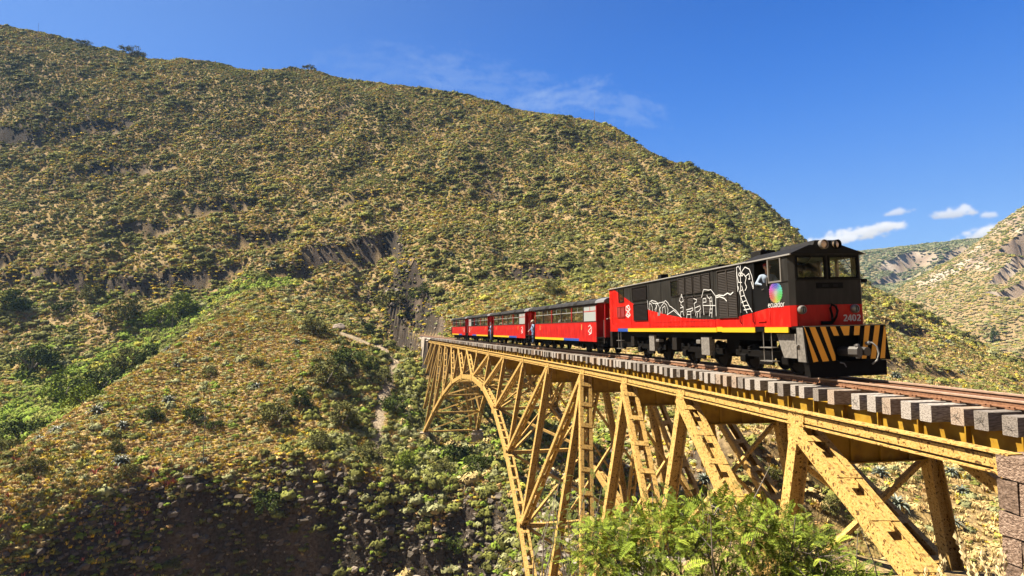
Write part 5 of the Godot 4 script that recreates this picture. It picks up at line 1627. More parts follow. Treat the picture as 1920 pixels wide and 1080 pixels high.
func build_locomotive() -> void:
	var d0 := 31.6 - 7.5 * 0.984
	var at := V(12.07 - 0.18 * 31.6, -1.38, 31.6) + V(0.18, 0, -1).normalized() * 7.5
	var root := thing("locomotive", "black and red diesel locomotive with yellow-striped front leading the train", "locomotive", at, atan2(0.18, 1.0))
	root.rotation.z = 0.025
	var sh := func(o: Node3D) -> Node3D:
		o.position.z = -7.5
		return o
	var X0 := -1.2
	var X1 := 1.12
	var low := func(_z: float) -> float: return 1.50
	var edge := func(z: float) -> float: return edge_at(z)
	var top := func(_z: float) -> float: return 3.54
	# sides
	var red := MB.new(); var black := MB.new(); var cab := MB.new()
	for x in [X0, X1]:
		wall(red, x, 0.0, 0.7, low, edge, 1); wall(red, x, 0.7, 14.88, low, edge, 40)
		wall(black, x, 0.7, 12.45, edge, top, 30)
		wall(cab, x, 12.45, 13.25, edge, top, 3)
		wall(cab, x, 13.25, 13.9, edge, func(_z: float) -> float: return 2.83, 2)
		wall(cab, x, 13.25, 13.9, func(_z: float) -> float: return 3.48, top, 1)
		wall(cab, x, 13.9, 14.0, edge, top, 1)
		wall(black, x, 14.0, 14.55, edge, func(_z: float) -> float: return 2.84, 2)
		wall(black, x, 14.0, 14.55, func(_z: float) -> float: return 3.47, top, 1)
		wall(black, x, 14.55, 14.88, edge, top, 1)
	# corners and front
	var XF0 := -1.07; var XF1 := 1.0
	for q in [[X0, XF0], [X1, XF1]]:
		for r in [[red, 1.5, 2.1], [black, 2.1, 3.54]]:
			var p := [Vector3(q[0], r[1], 14.88), Vector3(q[1], r[1], 15.0), Vector3(q[1], r[2], 15.0), Vector3(q[0], r[2], 14.88)]
			if q[0] < 0:
				r[0].quad(p[0], p[1], p[2], p[3])
			else:
				r[0].quad(p[3], p[2], p[1], p[0])
	var fr := func(b: MB, x0: float, x1: float, y0: float, y1: float) -> void:
		b.quad(Vector3(x0, y0, 15.0), Vector3(x1, y0, 15.0), Vector3(x1, y1, 15.0), Vector3(x0, y1, 15.0))
	fr.call(red, XF0, XF1, 1.5, 2.1)
	fr.call(black, XF0, XF1, 2.1, 2.88)
	fr.call(black, XF0, XF1, 3.44, 3.54)
	for q in [[XF0, -0.99], [-0.14, 0.04], [0.89, XF1]]:
		fr.call(black, q[0], q[1], 2.88, 3.44)
	red.quad(Vector3(X1, 1.5, 0), Vector3(X0, 1.5, 0), Vector3(X0, 2.9, 0), Vector3(X1, 2.9, 0))
	black.quad(Vector3(X1, 2.9, 0), Vector3(X0, 2.9, 0), Vector3(X0, 3.54, 0), Vector3(X1, 3.54, 0))
	# floor and the wall behind the cab
	black.bx(X0 + 0.03, X1 - 0.03, 1.46, 1.50, 0.02, 14.9)
	sh.call(part(root, "lower_body", red, M.red_paint))
	sh.call(part(root, "upper_body", black, M.black_paint))
	sh.call(part(root, "cab_side", cab, M.cab_black))
	var bk := MB.new()
	bk.bx(X0 + 0.02, X1 - 0.02, 1.52, 3.52, 12.4, 12.44)
	bk.bx(X0 + 0.05, X1 - 0.05, 2.2, 2.25, 12.46, 14.9)
	bk.bx(-0.95, 0.85, 2.25, 2.8, 14.45, 14.85)
	sh.call(part(root, "cab_interior", bk, M.interior))
	# roof: hood and cab
	var roof := MB.new()
	for seg in [[-0.05, 12.5, 3.64, -0.6, 0.45], [12.5, 15.06, 3.79, -0.62, 0.40]]:
		var pr := [Vector2(X1 + 0.03, 3.545), Vector2(seg[4], seg[2]), Vector2(seg[3], seg[2]), Vector2(X0 - 0.04, 3.545)]
		roof.prism(Transform3D(), pr, seg[0], seg[1])
	sh.call(part(root, "roof", roof, M.roof_dark))
	var tr := MB.new()
	tr.bx(X0 - 0.055, X0 - 0.005, 3.52, 3.56, -0.06, 12.9)
	tr.bx(X0 - 0.05, X0 - 0.005, 3.51, 3.55, 12.9, 15.07)
	tr.bx(X1 + 0.005, X1 + 0.05, 3.52, 3.56, -0.06, 15.07)
	sh.call(part(root, "gutter", tr, M.roof_trim))
	for q in [[-0.3, 0.25, 3.6, 4.02, 11.7, 12.25, "exhaust_box"], [-0.5, 0.4, 3.6, 3.80, 7.2, 9.9, "roof_hatch"], [-0.35, 0.3, 3.6, 3.78, 5.6, 7.0, "roof_hatch"], [-0.18, 0.18, 3.6, 3.96, 3.9, 4.25, "roof_vent"], [-0.4, 0.3, 3.6, 3.70, 1.5, 2.5, "roof_hatch"]]:
		var b := MB.new()
		b.bevel(Transform3D(Basis(), Vector3((q[0] + q[1]) * 0.5, (q[2] + q[3]) * 0.5, (q[4] + q[5]) * 0.5)), Vector3(q[1] - q[0], q[3] - q[2], q[5] - q[4]), 0.03)
		sh.call(part(root, q[6], b, M.roof_dark))
	# headlight housing and lamps
	var hb := MB.new()
	hb.prism(Transform3D(), [Vector2(-0.50, 3.70), Vector2(0.42, 3.70), Vector2(0.36, 3.93), Vector2(-0.40, 3.93)], 13.5, 15.02)
	var hh: Node3D = sh.call(part(root, "headlight_housing", hb, M.black_paint))
	for x in [-0.19, 0.21]:
		var b := MB.new()
		b.lathe(Vector3(x, 3.80, 14.98), Vector3(0.0 if x < 0 else 0.25, 0.0, 1).normalized(), [Vector2(0.135, 0.0), Vector2(0.135, 0.17), Vector2(0.118, 0.18), Vector2(0.11, 0.13)], 20)
		var ring := part(root, "headlight", b, M.underframe if x > 0 else M.steel_grey)
		sh.call(ring)
		b = MB.new()
		b.lathe(Vector3(x, 3.80, 15.08), Vector3(0.0 if x < 0 else 0.25, 0.0, 1).normalized(), [Vector2(0.118, 0.0), Vector2(0.09, 0.035), Vector2(0.045, 0.055), Vector2(0, 0.06)], 20)
		part(ring, "lens", b, M.lamp_glass)
	for x in [-0.93, 0.74]:
		var b := MB.new()
		b.lathe(Vector3(x, 1.97, 15.0), Vector3(0, 0, 1), [Vector2(0.125, 0.0), Vector2(0.12, 0.08), Vector2(0.10, 0.10), Vector2(0.085, 0.075)], 20)
		var ring := part(root, "marker_lamp", b, M.steel_grey)
		sh.call(ring)
		b = MB.new()
		b.lathe(Vector3(x, 1.97, 15.05), Vector3(0, 0, 1), [Vector2(0.09, 0.0), Vector2(0.05, 0.03), Vector2(0, 0.04)], 16)
		part(ring, "lens", b, M.pale_pane)
		b = MB.new()
		b.bx(x - 0.008, x + 0.008, 1.90, 2.04, 15.085, 15.10)
		part(ring, "lens_bar", b, M.underframe)
	# windows
	var wi := [[Vector3(-0.99, 2.88, 15.0), Vector3.RIGHT, 0.85, 0.56], [Vector3(0.04, 2.88, 15.0), Vector3.RIGHT, 0.85, 0.56], [Vector3(X0, 2.84, 14.0), Vector3.BACK, 0.55, 0.63], [Vector3(X1, 2.84, 14.0), Vector3.BACK, 0.55, 0.63], [Vector3(X1, 2.83, 13.25), Vector3.BACK, 0.65, 0.65]]
	for q in wi:
		var b := MB.new()
		var nrm: Vector3 = q[1].cross(Vector3.UP)
		rim(b, q[0], q[1], Vector3.UP, nrm, q[2], q[3], 0.05, 0.05)
		var side_one: bool = absf(q[1].z) > 0.5
		var o := part(root, "window", b, M.steel_grey if side_one else M.underframe)
		sh.call(o)
		b = MB.new()
		var c: Vector3 = q[0]
		b.quad(c, c + q[1] * q[2], c + q[1] * q[2] + Vector3.UP * q[3], c + Vector3.UP * q[3])
		part(o, "pane", b, M.glass)
	for q in [[-0.55, 3.47, -0.90, 3.05], [0.42, 3.47, 0.70, 3.10]]:
		var b := MB.new()
		b.tube([Vector3(q[0], q[1], 15.05), Vector3(q[2], q[3], 15.04)], 0.011, 0.008, 5)
		b.tube([Vector3(q[2], q[3], 15.04), Vector3(q[2] + 0.06, q[3] - 0.12, 15.03)], 0.008, 0.006, 5)
		b.bx(q[0] - 0.025, q[0] + 0.025, q[1] - 0.02, q[1] + 0.02, 15.0, 15.07)
		sh.call(part(root, "wiper", b, M.grime))
	var belt := MB.new()
	belt.bx(XF0, XF1, 2.79, 2.82, 15.0, 15.025)
	belt.bx(X0 - 0.02, X0, 2.785, 2.80, 14.0, 14.86)
	sh.call(part(root, "belt_moulding", belt, M.grime))
	belt = MB.new()
	belt.bx(-0.42, 0.42, 2.56, 2.72, 15.002, 15.02)
	var plate := part(root, "number_board", belt, M.underframe)
	sh.call(plate)
	belt = MB.new()
	for q in [[-0.24, -0.05], [0.10, 0.24]]:
		belt.bx(q[0], q[1], 2.60, 2.68, 15.02, 15.026)
	part(plate, "panel", belt, M.roof_dark)
	belt = MB.new()
	belt.tube([Vector3(X1, 2.78, 14.7), Vector3(X1 + 0.14, 2.79, 14.75)], 0.014, 0.014, 5)
	belt.bx(X1 + 0.08, X1 + 0.30, 2.74, 2.84, 14.73, 14.78)
	sh.call(part(root, "mirror", belt, M.underframe))
	# black hose draped on the front
	var hose := MB.new()
	hose.tube([Vector3(-0.03, 1.56, 15.08), Vector3(-0.05, 1.8, 15.1), Vector3(-0.08, 2.0, 15.08), Vector3(-0.01, 2.10, 15.05), Vector3(0.10, 2.05, 15.08), Vector3(0.13, 1.92, 15.1), Vector3(0.08, 1.76, 15.1), Vector3(0.0, 1.62, 15.08)], 0.032, 0.032, 8)
	hose.bx(-0.34, -0.06, 1.54, 1.64, 15.0, 15.1)
	sh.call(part(root, "jumper_hose", hose, M.underframe))
	text_part(root, "2402", 0.185, Vector3(0.655, 1.71, 7.506), 0.0, M.white_paint)
	# coloured stripe along the sill
	for q in [["red_sill", 0.1, 1.22, M.red_paint], ["blue_stripe", 1.22, 2.58, M.blue_paint], ["yellow_stripe", 2.58, 10.9, M.yellow_paint], ["yellow_stripe", 11.25, 13.2, M.yellow_paint], ["yellow_stripe", 13.7, 14.82, M.yellow_paint]]:
		for x in [X0, X1]:
			var b := MB.new()
			b.bx(x, x + signf(x) * 0.04, 1.34, 1.495, q[1], q[2])
			sh.call(part(root, q[0], b, q[3]))
	for q in [[10.9, 11.25, M.yellow_paint], [13.2, 13.7, M.underframe]]:
		var b := MB.new()
		b.bx(X0 - 0.025, X0 + 0.1, 1.36, 1.52, q[0], q[1])
		sh.call(part(root, "lifting_bracket", b, q[2]))
	# louvres and doors on both sides
	for x in [X0, X1]:
		louvre(root, "louvre_panel", x, 3.28, 4.94, 2.79, 3.38, M.louvre_dark, M.louvre_dark)
		louvre(root, "louvre_panel", x, 3.39, 4.96, 1.87, 2.60, M.louvre_dark, M.louvre_dark)
		for q in [[8.12, 8.62], [8.74, 9.24], [9.36, 9.89], [10.0, 10.55]]:
			louvre(root, "louvre_panel", x, q[0], q[1], 2.80, 3.41, M.black_paint, M.louvre_grey)
			louvre(root, "louvre_panel", x, q[0] + 0.06, q[1] + 0.06, 2.03, 2.66, M.black_paint, M.louvre_grey)
		louvre(root, "louvre_door", x, 11.1, 11.66, 1.84, 3.42, M.black_paint, M.louvre_grey)
		louvre(root, "louvre_door", x, 11.70, 12.25, 1.84, 3.42, M.black_paint, M.louvre_grey)
		for q in [[1.18, 1.62], [1.70, 2.2]]:
			louvre(root, "louvre_panel", x, q[0], q[1], 2.06, 2.56, M.red_louvre, M.red_louvre)
		for q in [[7.42, 8.02, 2.78, 3.37], [1.45, 2.1, 2.82, 3.40]]:
			var b := MB.new()
			rim(b, Vector3(x, q[2], q[0]), Vector3.BACK, Vector3.UP, Vector3.LEFT, q[1] - q[0], q[3] - q[2], 0.035, 0.06)
			var o := part(root, "window", b, M.grime)
			sh.call(o)
			b = MB.new()
			b.bx(x, x + signf(x) * 0.008, q[2], q[3], q[0], q[1])
			part(o, "pane", b, M.dark_glass)
		# panel joints and doors as shallow raised seams
		for q in [[2.95, 2.97, 1.5, 3.5], [5.10, 5.16, 1.5, 3.52], [6.4, 6.42, 2.2, 3.5], [10.68, 10.78, 1.52, 3.52], [12.42, 12.46, 1.52, 3.5], [13.1, 13.13, 1.52, 2.82], [13.93, 13.97, 1.55, 3.5]]:
			var b := MB.new()
			b.bx(x, x + signf(x) * 0.014, maxf(q[2], edge_at(q[0]) + 0.004), q[3], q[0], q[1])
			sh.call(part(root, "panel_joint", b, M.black_paint if q[0] < 12.0 else M.underframe))
			b = MB.new()
			b.bx(x, x + signf(x) * 0.012, q[2] + 0.01, edge_at(q[0]) - 0.004, q[0], q[1])
			sh.call(part(root, "panel_joint", b, M.red_paint))
		var lg := MB.new()
		lg.bx(x, x + signf(x) * 0.012, 1.74, 1.755, 5.4, 10.9)
		lg.bx(x, x + signf(x) * 0.012, 1.56, 1.575, 5.4, 10.9)
		lg.bx(x, x + signf(x) * 0.03, 1.66, 1.69, 13.35, 13.75)
		sh.call(part(root, "ledge", lg, M.red_paint))
	for q in [[0.55, 1.7, 3.35], [12.44, 1.62, 2.75], [13.16, 1.62, 2.75]]:
		var b := MB.new()
		b.tube([Vector3(X0 - 0.01, q[1], q[0]), Vector3(X0 - 0.06, q[1] + 0.06, q[0]), Vector3(X0 - 0.06, q[2] - 0.06, q[0]), Vector3(X0 - 0.01, q[2], q[0])], 0.014, 0.014, 6)
		sh.call(part(root, "grab_rail", b, M.red_paint if q[0] < 1.0 else M.underframe))
	var sw := MB.new()
	sw.bx(X0 - 0.012, X0, 2.02, 2.16, 6.02, 6.26)
	sh.call(part(root, "notice_plate", sw, M.roof_pale))
	sw = MB.new()
	sw.tube([Vector3(X0 - 0.06, 3.0, 13.95), Vector3(X0 - 0.06, 2.72, 13.95)], 0.013, 0.013, 6)
	sw.tube([Vector3(X0 - 0.01, 2.62, 13.62), Vector3(X0 - 0.05, 2.64, 13.78)], 0.012, 0.012, 5)
	sh.call(part(root, "door_handle", sw, M.steel_grey))
	build_mural(root)
	# buffer plate, deck and striped front
	var deck := MB.new()
	deck.bx(-1.25, 1.15, 1.44, 1.52, 15.0, 15.62)
	deck.bx(-1.0, 1.0, 0.16, 0.56, 15.1, 15.55)
	deck.hexa([Vector3(-1.2, 0.14, 15.62), Vector3(1.12, 0.14, 15.62), Vector3(1.12, 0.14, 15.5), Vector3(-1.2, 0.14, 15.5), Vector3(-1.22, 0.54, 15.58), Vector3(1.16, 0.54, 15.58), Vector3(1.16, 0.54, 15.5), Vector3(-1.22, 0.54, 15.5)])
	sh.call(part(root, "front_deck", deck, M.underframe))
	var cowl := MB.new()
	for q in [[-1.34, -0.45, -1.27, -0.43, 0.53, 1.50], [0.33, 1.14, 0.35, 1.26, 0.56, 1.50]]:
		cowl.hexa([Vector3(q[2], q[4], 15.62), Vector3(q[3], q[4], 15.62), Vector3(q[3], q[4], 15.57), Vector3(q[2], q[4], 15.57), Vector3(q[0], q[5], 15.62), Vector3(q[1], q[5], 15.62), Vector3(q[1], q[5], 15.57), Vector3(q[0], q[5], 15.57)])
	cowl.bx(-0.449, 0.329, 1.235, 1.50, 15.57, 15.62)
	cowl.bx(-1.2, 1.12, 0.55, 1.44, 15.27, 15.30)
	var cw: Node3D = sh.call(part(root, "front_shield", cowl, M.underframe))
	var stripes := [[[-1.33, 1.49], [-1.31, 1.49], [-0.96, 0.57], [-1.11, 0.55]], [[-1.17, 1.49], [-1.0, 1.49], [-0.64, 0.57], [-0.83, 0.56]], [[-0.85, 1.49], [-0.69, 1.49], [-0.445, 0.72], [-0.44, 0.58], [-0.53, 0.57]], [[-0.55, 1.49], [-0.39, 1.49], [-0.29, 1.24], [-0.445, 1.24]], [[-0.24, 1.49], [0.05, 1.49], [0.01, 1.24], [-0.14, 1.24]], [[0.2, 1.49], [0.37, 1.49], [0.325, 1.24], [0.16, 1.24]], [[0.52, 1.49], [0.68, 1.49], [0.50, 0.60], [0.36, 0.60]], [[0.83, 1.49], [0.99, 1.49], [0.79, 0.59], [0.63, 0.59]], [[1.12, 1.48], [1.17, 1.30], [1.08, 0.59], [0.93, 0.59]]]
	for s in stripes:
		var b := MB.new()
		for i in range(1, s.size() - 1):
			b.tri(Vector3(s[0][0], s[0][1], 15.624), Vector3(s[i + 1][0], s[i + 1][1], 15.624), Vector3(s[i][0], s[i][1], 15.624))
			b.tri(Vector3(s[0][0], s[0][1], 15.624), Vector3(s[i][0], s[i][1], 15.624), Vector3(s[i + 1][0], s[i + 1][1], 15.624))
		b = MB.new()
		var ring := []
		for i in range(s.size() - 1, -1, -1):
			ring.append(Vector2(s[i][0], s[i][1]))
		b.prism(Transform3D(), ring, 15.621, 15.625)
		part(cw, "hazard_stripe", b, M.hazard_yellow)
	var rim_bar := MB.new()
	rim_bar.bx(-1.34, 1.15, 1.50, 1.515, 15.60, 15.635)
	part(cw, "top_edge", rim_bar, M.steel_grey)
	var sp := MB.new()
	sp.hexa([Vector3(-1.27, 0.55, 15.56), Vector3(-1.24, 0.55, 15.56), Vector3(-1.24, 0.55, 15.22), Vector3(-1.27, 0.55, 15.22), Vector3(-1.33, 1.48, 15.56), Vector3(-1.30, 1.48, 15.56), Vector3(-1.30, 1.48, 15.30), Vector3(-1.33, 1.48, 15.30)])
	sp.bx(-1.36, -1.22, 0.98, 1.01, 15.05, 15.35)
	sh.call(part(root, "side_plate", sp, M.grey_box))
	# coupler and air hose
	var cp := MB.new()
	cp.bevel(Transform3D(Basis(), Vector3(-0.02, 0.80, 15.62)), Vector3(0.26, 0.24, 0.6), 0.05)
	cp.bevel(Transform3D(Basis(Vector3.UP, 0.25), Vector3(-0.12, 0.82, 15.98)), Vector3(0.24, 0.26, 0.26), 0.06)
	cp.bevel(Transform3D(Basis(Vector3.UP, -0.3), Vector3(0.15, 0.82, 16.0)), Vector3(0.16, 0.22, 0.30), 0.05)
	cp.lathe(Vector3(-0.12, 0.64, 16.06), Vector3.UP, [Vector2(0.05, 0), Vector2(0.06, 0.03), Vector2(0.06, 0.34), Vector2(0.045, 0.38), Vector2(0, 0.385)], 10)
	cp.bx(-0.05, 0.05, 0.94, 1.0, 15.85, 15.95)
	sh.call(part(root, "coupler", cp, M.dull_steel))
	var ah := MB.new()
	ah.tube([Vector3(0.50, 1.02, 15.66), Vector3(0.58, 1.03, 15.76), Vector3(0.66, 0.92, 15.84), Vector3(0.69, 0.74, 15.86), Vector3(0.64, 0.56, 15.84), Vector3(0.52, 0.46, 15.80)], 0.024, 0.024, 8)
	ah.lathe(Vector3(0.5, 1.0, 15.66), Vector3(0.2, 0.3, 0.9).normalized(), [Vector2(0.05, 0), Vector2(0.05, 0.1), Vector2(0, 0.11)], 10)
	sh.call(part(root, "air_hose", ah, M.hose))
	ah = MB.new()
	ah.tube([Vector3(-0.36, 0.52, 15.68), Vector3(-0.28, 0.50, 15.74), Vector3(-0.22, 0.40, 15.74)], 0.018, 0.014, 6)
	sh.call(part(root, "release_lever", ah, M.roof_pale))
	# below the sill
	var uf := MB.new()
	uf.bx(-1.0, 0.95, 1.08, 1.46, 0.15, 15.0)
	uf.bx(-0.9, 0.9, 0.55, 1.08, 0.5, 2.2)
	uf.bx(-0.7, 0.7, 0.6, 1.08, 5.9, 7.0)
	uf.bx(-0.7, 0.7, 0.6, 1.08, 10.6, 11.4)
	sh.call(part(root, "main_frame", uf, M.underframe))
	for z in [4.4, 9.0, 13.15]:
		bogie(root, z - 7.5, 1.1, 0.42, 0.09)
	for q in [[4.79, 5.33, 0.49, 1.2, M.grey_box], [9.53, 10.12, 0.50, 1.16, M.grey_box], [5.5, 5.8, 0.9, 1.02, M.steel_grey], [9.15, 9.45, 0.9, 1.05, M.steel_grey], [7.1, 7.5, 0.6, 1.1, M.grime], [2.6, 3.0, 0.62, 1.1, M.grime]]:
		var b := MB.new()
		b.bevel(Transform3D(Basis(), Vector3(-1.0, (q[2] + q[3]) * 0.5, (q[0] + q[1]) * 0.5)), Vector3(0.22, q[3] - q[2], q[1] - q[0]), 0.02)
		sh.call(part(root, "equipment_box", b, q[4]))
	var lp := MB.new()
	lp.prism(Transform3D(Basis(Vector3.UP, -PI * 0.5), Vector3(-1.06, 0, 0)), [Vector2(14.05, 1.30), Vector2(14.35, 0.62), Vector2(14.93, 0.62), Vector2(14.93, 1.30)], 0.0, 0.03)
	sh.call(part(root, "frame_plate", lp, M.grey_box))
	for z in [[13.5, 13.9], [1.05, 1.4]]:
		var b := MB.new()
		for q in [z[0], z[1]]:
			b.tube([Vector3(-1.16, 1.36, q), Vector3(-1.16, 0.45, q)], 0.016, 0.016, 6)
		for y in [0.48, 0.88]:
			b.bx(-1.24, -1.0, y, y + 0.025, z[0] - 0.1, z[1] + 0.1)
		sh.call(part(root, "step_ladder", b, M.steel_grey))
	var rb := MB.new()
	rb.bx(-1.1, -0.75, 0.55, 1.35, -0.35, -0.02)
	rb.bx(-1.15, 1.1, 1.15, 1.46, -0.12, 0.1)
	rb.bx(0.7, 1.05, 0.55, 1.35, -0.35, -0.02)
	rb.bevel(Transform3D(Basis(), Vector3(0, 0.8, -0.4)), Vector3(0.25, 0.25, 0.8), 0.04)
	sh.call(part(root, "rear_coupler", rb, M.grime))
	# the driver at the open window
	var pm := person_mesh(Color(0.16, 0.20, 0.27), Color(0.03, 0.035, 0.05), true, 0.15, [Vector3(-0.34, 0.26, 0.18), Vector3(-0.16, 0.20, 0.40)], [Vector3(0.30, 0.26, 0.16), Vector3(0.34, 0.20, 0.42)], true)
	var wp: Transform3D = root.transform * Transform3D(Basis(Vector3.UP, -0.35), Vector3(-0.86, 2.56, 13.36 - 7.5))
	var pr := put(null, "person", pm, M.vertex_cloth)
	pr.transform = wp
	tag(pr, "person in a cap and blue shirt leaning at the locomotive's cab window", "person")
	var hd := Vector3(0, 0.42 + 0.14 + 0.2, 0.15 * 0.35 + 0.04)
	put(pr, "cap", cap_mesh(Color(0.22, 0.03, 0.03), true), M.vertex_cloth).position = hd + Vector3(0, 0.03, -0.012)
	face(pr, hd)

func build_mural(root: Node3D) -> void:
	var x := -1.256
	var b := MB.new()
	for s in [[[4.99, 2.72], [5.03, 2.35], [5.22, 2.3], [5.23, 2.64]], [[5.23, 2.64], [5.48, 2.71], [5.68, 2.67], [5.88, 2.64], [6.08, 2.55], [6.38, 2.57], [6.67, 2.58], [6.87, 2.63], [7.09, 2.51], [7.22, 2.39], [7.4, 2.34], [7.57, 2.26], [7.78, 2.19], [7.99, 2.05], [8.23, 1.91]], [[5.14, 2.56], [5.36, 2.57], [5.5, 2.42], [5.51, 2.24]], [[5.62, 2.56], [5.83, 2.57], [5.96, 2.4], [5.84, 2.21]], [[5.37, 2.68], [5.57, 2.58], [6.08, 2.54], [6.21, 2.39], [6.34, 2.13]], [[6.24, 2.14], [6.2, 2.26], [6.47, 2.44], [6.72, 2.55], [6.94, 2.44], [7.06, 2.24], [7.0, 2.08]], [[6.48, 2.11], [6.53, 2.34], [6.77, 2.41], [6.82, 2.12]], [[6.95, 2.04], [7.29, 2.13], [7.58, 2.2], [7.9, 2.05], [8.19, 1.93]], [[6.08, 2.55], [5.91, 2.4], [5.75, 2.28]]]:
		stroke(b, s, 0.026, x + 0.045)
	var mural := part(root, "painted_landscape", b, M.white_paint)
	mural.position.z = -7.5
	b = MB.new()
	for s in [[[8.3, 2.68], [8.21, 2.56], [8.35, 2.48], [8.54, 2.53], [8.49, 2.67], [8.35, 2.71], [8.42, 2.8], [8.46, 2.71]], [[8.35, 2.48], [8.32, 2.39], [8.52, 2.3], [8.48, 2.13], [8.29, 2.12], [8.23, 1.95]], [[8.52, 2.3], [8.26, 2.27]], [[8.48, 2.13], [8.53, 1.96]], [[8.75, 2.18], [9.07, 2.21], [9.27, 2.24], [9.29, 2.16], [9.1, 2.11], [8.83, 2.12], [8.76, 1.88]], [[9.1, 2.11], [9.1, 1.87]], [[8.82, 2.01], [9.05, 2.0]], [[9.38, 2.58], [9.6, 2.53], [9.57, 2.44], [9.4, 2.4], [9.43, 2.27], [9.45, 2.08]], [[9.46, 2.23], [9.84, 2.3], [9.87, 2.18], [9.71, 2.09], [9.52, 2.08], [9.47, 1.95]], [[9.82, 2.09], [9.8, 1.88]], [[9.63, 2.04], [9.58, 1.88]], [[9.98, 2.59], [10.15, 2.86], [10.32, 2.85], [10.5, 2.82], [10.67, 2.83], [10.8, 2.73], [10.98, 2.58], [10.96, 2.28], [10.95, 1.9]], [[10.08, 2.54], [10.06, 2.31], [10.1, 1.96]], [[10.08, 2.54], [10.29, 2.53], [10.3, 2.41], [10.07, 2.41]], [[10.38, 2.65], [10.44, 2.56], [10.57, 2.52], [10.68, 2.58]], [[10.06, 2.3], [10.52, 2.28], [10.92, 2.26]], [[10.71, 2.55], [10.72, 2.22], [10.65, 1.86]], [[10.48, 1.91], [10.58, 2.22], [10.57, 2.52]], [[10.56, 2.43], [10.71, 2.42]], [[10.54, 2.15], [10.7, 2.15]], [[10.51, 2.02], [10.68, 2.01]]]:
		stroke(b, s, 0.024, x)
	mural = part(root, "painted_village", b, M.white_paint)
	mural.position.z = -7.5
	b = MB.new()
	for s in [[[10.98, 2.58], [11.18, 2.61], [11.5, 2.57], [11.75, 2.64], [11.93, 2.58], [12.09, 2.65]], [[11.01, 2.53], [11.24, 2.55], [11.55, 2.47], [11.67, 2.38]]]:
		stroke(b, s, 0.035, x)
	for s in [[[2.4, 2.55], [2.75, 2.6], [2.9, 2.4], [2.65, 2.31], [2.35, 2.39], [2.4, 2.55]], [[2.65, 2.31], [2.9, 2.14], [2.62, 2.03], [2.32, 2.13], [2.62, 2.29]], [[2.48, 2.53], [2.78, 2.4]], [[2.4, 2.2], [2.82, 2.09]]]:
		stroke(b, s, 0.05, x + 0.044)
	mural = part(root, "painted_marks", b, M.white_paint)
	mural.position.z = -7.5
	b = MB.new()
	for s in [[[12.44, 1.98], [12.54, 3.49]], [[12.40, 2.95], [12.32, 3.16], [12.31, 3.43], [12.42, 3.48], [12.52, 3.34]], [[12.51, 3.18], [12.64, 3.3], [12.8, 3.4], [13.03, 3.31], [13.15, 3.08], [13.2, 2.86], [13.19, 2.69], [13.10, 2.91]], [[12.71, 3.19], [12.84, 3.06], [12.76, 2.9], [12.84, 2.76], [12.74, 2.66]], [[12.82, 3.11], [13.0, 3.18], [13.04, 3.0], [12.96, 3.01]], [[12.3, 3.29], [12.32, 2.66]], [[12.35, 2.82], [12.45, 2.52], [12.62, 2.2], [12.79, 1.95]], [[12.56, 2.82], [12.69, 2.51], [12.89, 2.19], [13.08, 1.97]], [[12.42, 2.65], [12.58, 2.69]], [[12.45, 2.48], [12.69, 2.51]], [[12.51, 2.29], [12.75, 2.34]], [[12.58, 2.18], [12.91, 2.19]], [[12.62, 2.05], [13.01, 2.08]], [[12.37, 2.95], [12.57, 2.93]], [[12.46, 3.25], [12.41, 3.19], [12.47, 3.14], [12.55, 3.18], [12.48, 3.25]], [[12.59, 3.24], [12.55, 3.18], [12.61, 3.13], [12.68, 3.18], [12.6, 3.24]]]:
		stroke(b, s, 0.026, -1.222)
	mural = part(root, "painted_palm", b, M.white_paint)
	mural.position.z = -7.5
	# the round emblem of coloured dots
	b = MB.new()
	var c := Vector2(14.28, 2.50)
	var em := part(root, "round_emblem", MB_disc(c, 0.295), M.roof_trim)
	em.position.z = -7.5
	for ring in 6:
		var r := 0.075 + 0.041 * ring
		for i in 24:
			var a := TAU * (i + 0.5 * (ring % 2)) / 24.0
			var hue := fposmod(a / TAU + 0.42, 1.0)
			var col := Color.from_hsv(hue, [0.4, 0.65, 0.9, 0.95, 0.85, 0.6][ring], 0.95)
			var s := 0.011 + 0.0038 * ring
			var q := c + Vector2(cos(a) * 1.06, sin(a)) * r
			b.col = col.srgb_to_linear() * 0.24
			var pts := []
			for k in 6:
				pts.append(Vector3(-1.2065, q.y + sin(TAU * k / 6.0) * s, q.x + cos(TAU * k / 6.0) * s * 1.2))
			for k in range(1, 5):
				b.tri(pts[0], pts[k], pts[k + 1])
	part(em, "coloured_dots", b, M.vertex_cloth)
	text_part(root, "ecuador", 0.155, Vector3(-1.218, 2.15, 14.29 - 7.5), -PI * 0.5, M.white_paint, 400)

func MB_disc(c: Vector2, r: float) -> MB:
	var b := MB.new()
	var pts := []
	for k in 16:
		pts.append(Vector3(-1.204, c.y + sin(TAU * k / 16.0) * r, c.x + cos(TAU * k / 16.0) * r))
	for k in range(1, 15):
		b.tri(pts[0], pts[k], pts[k + 1])
	return b

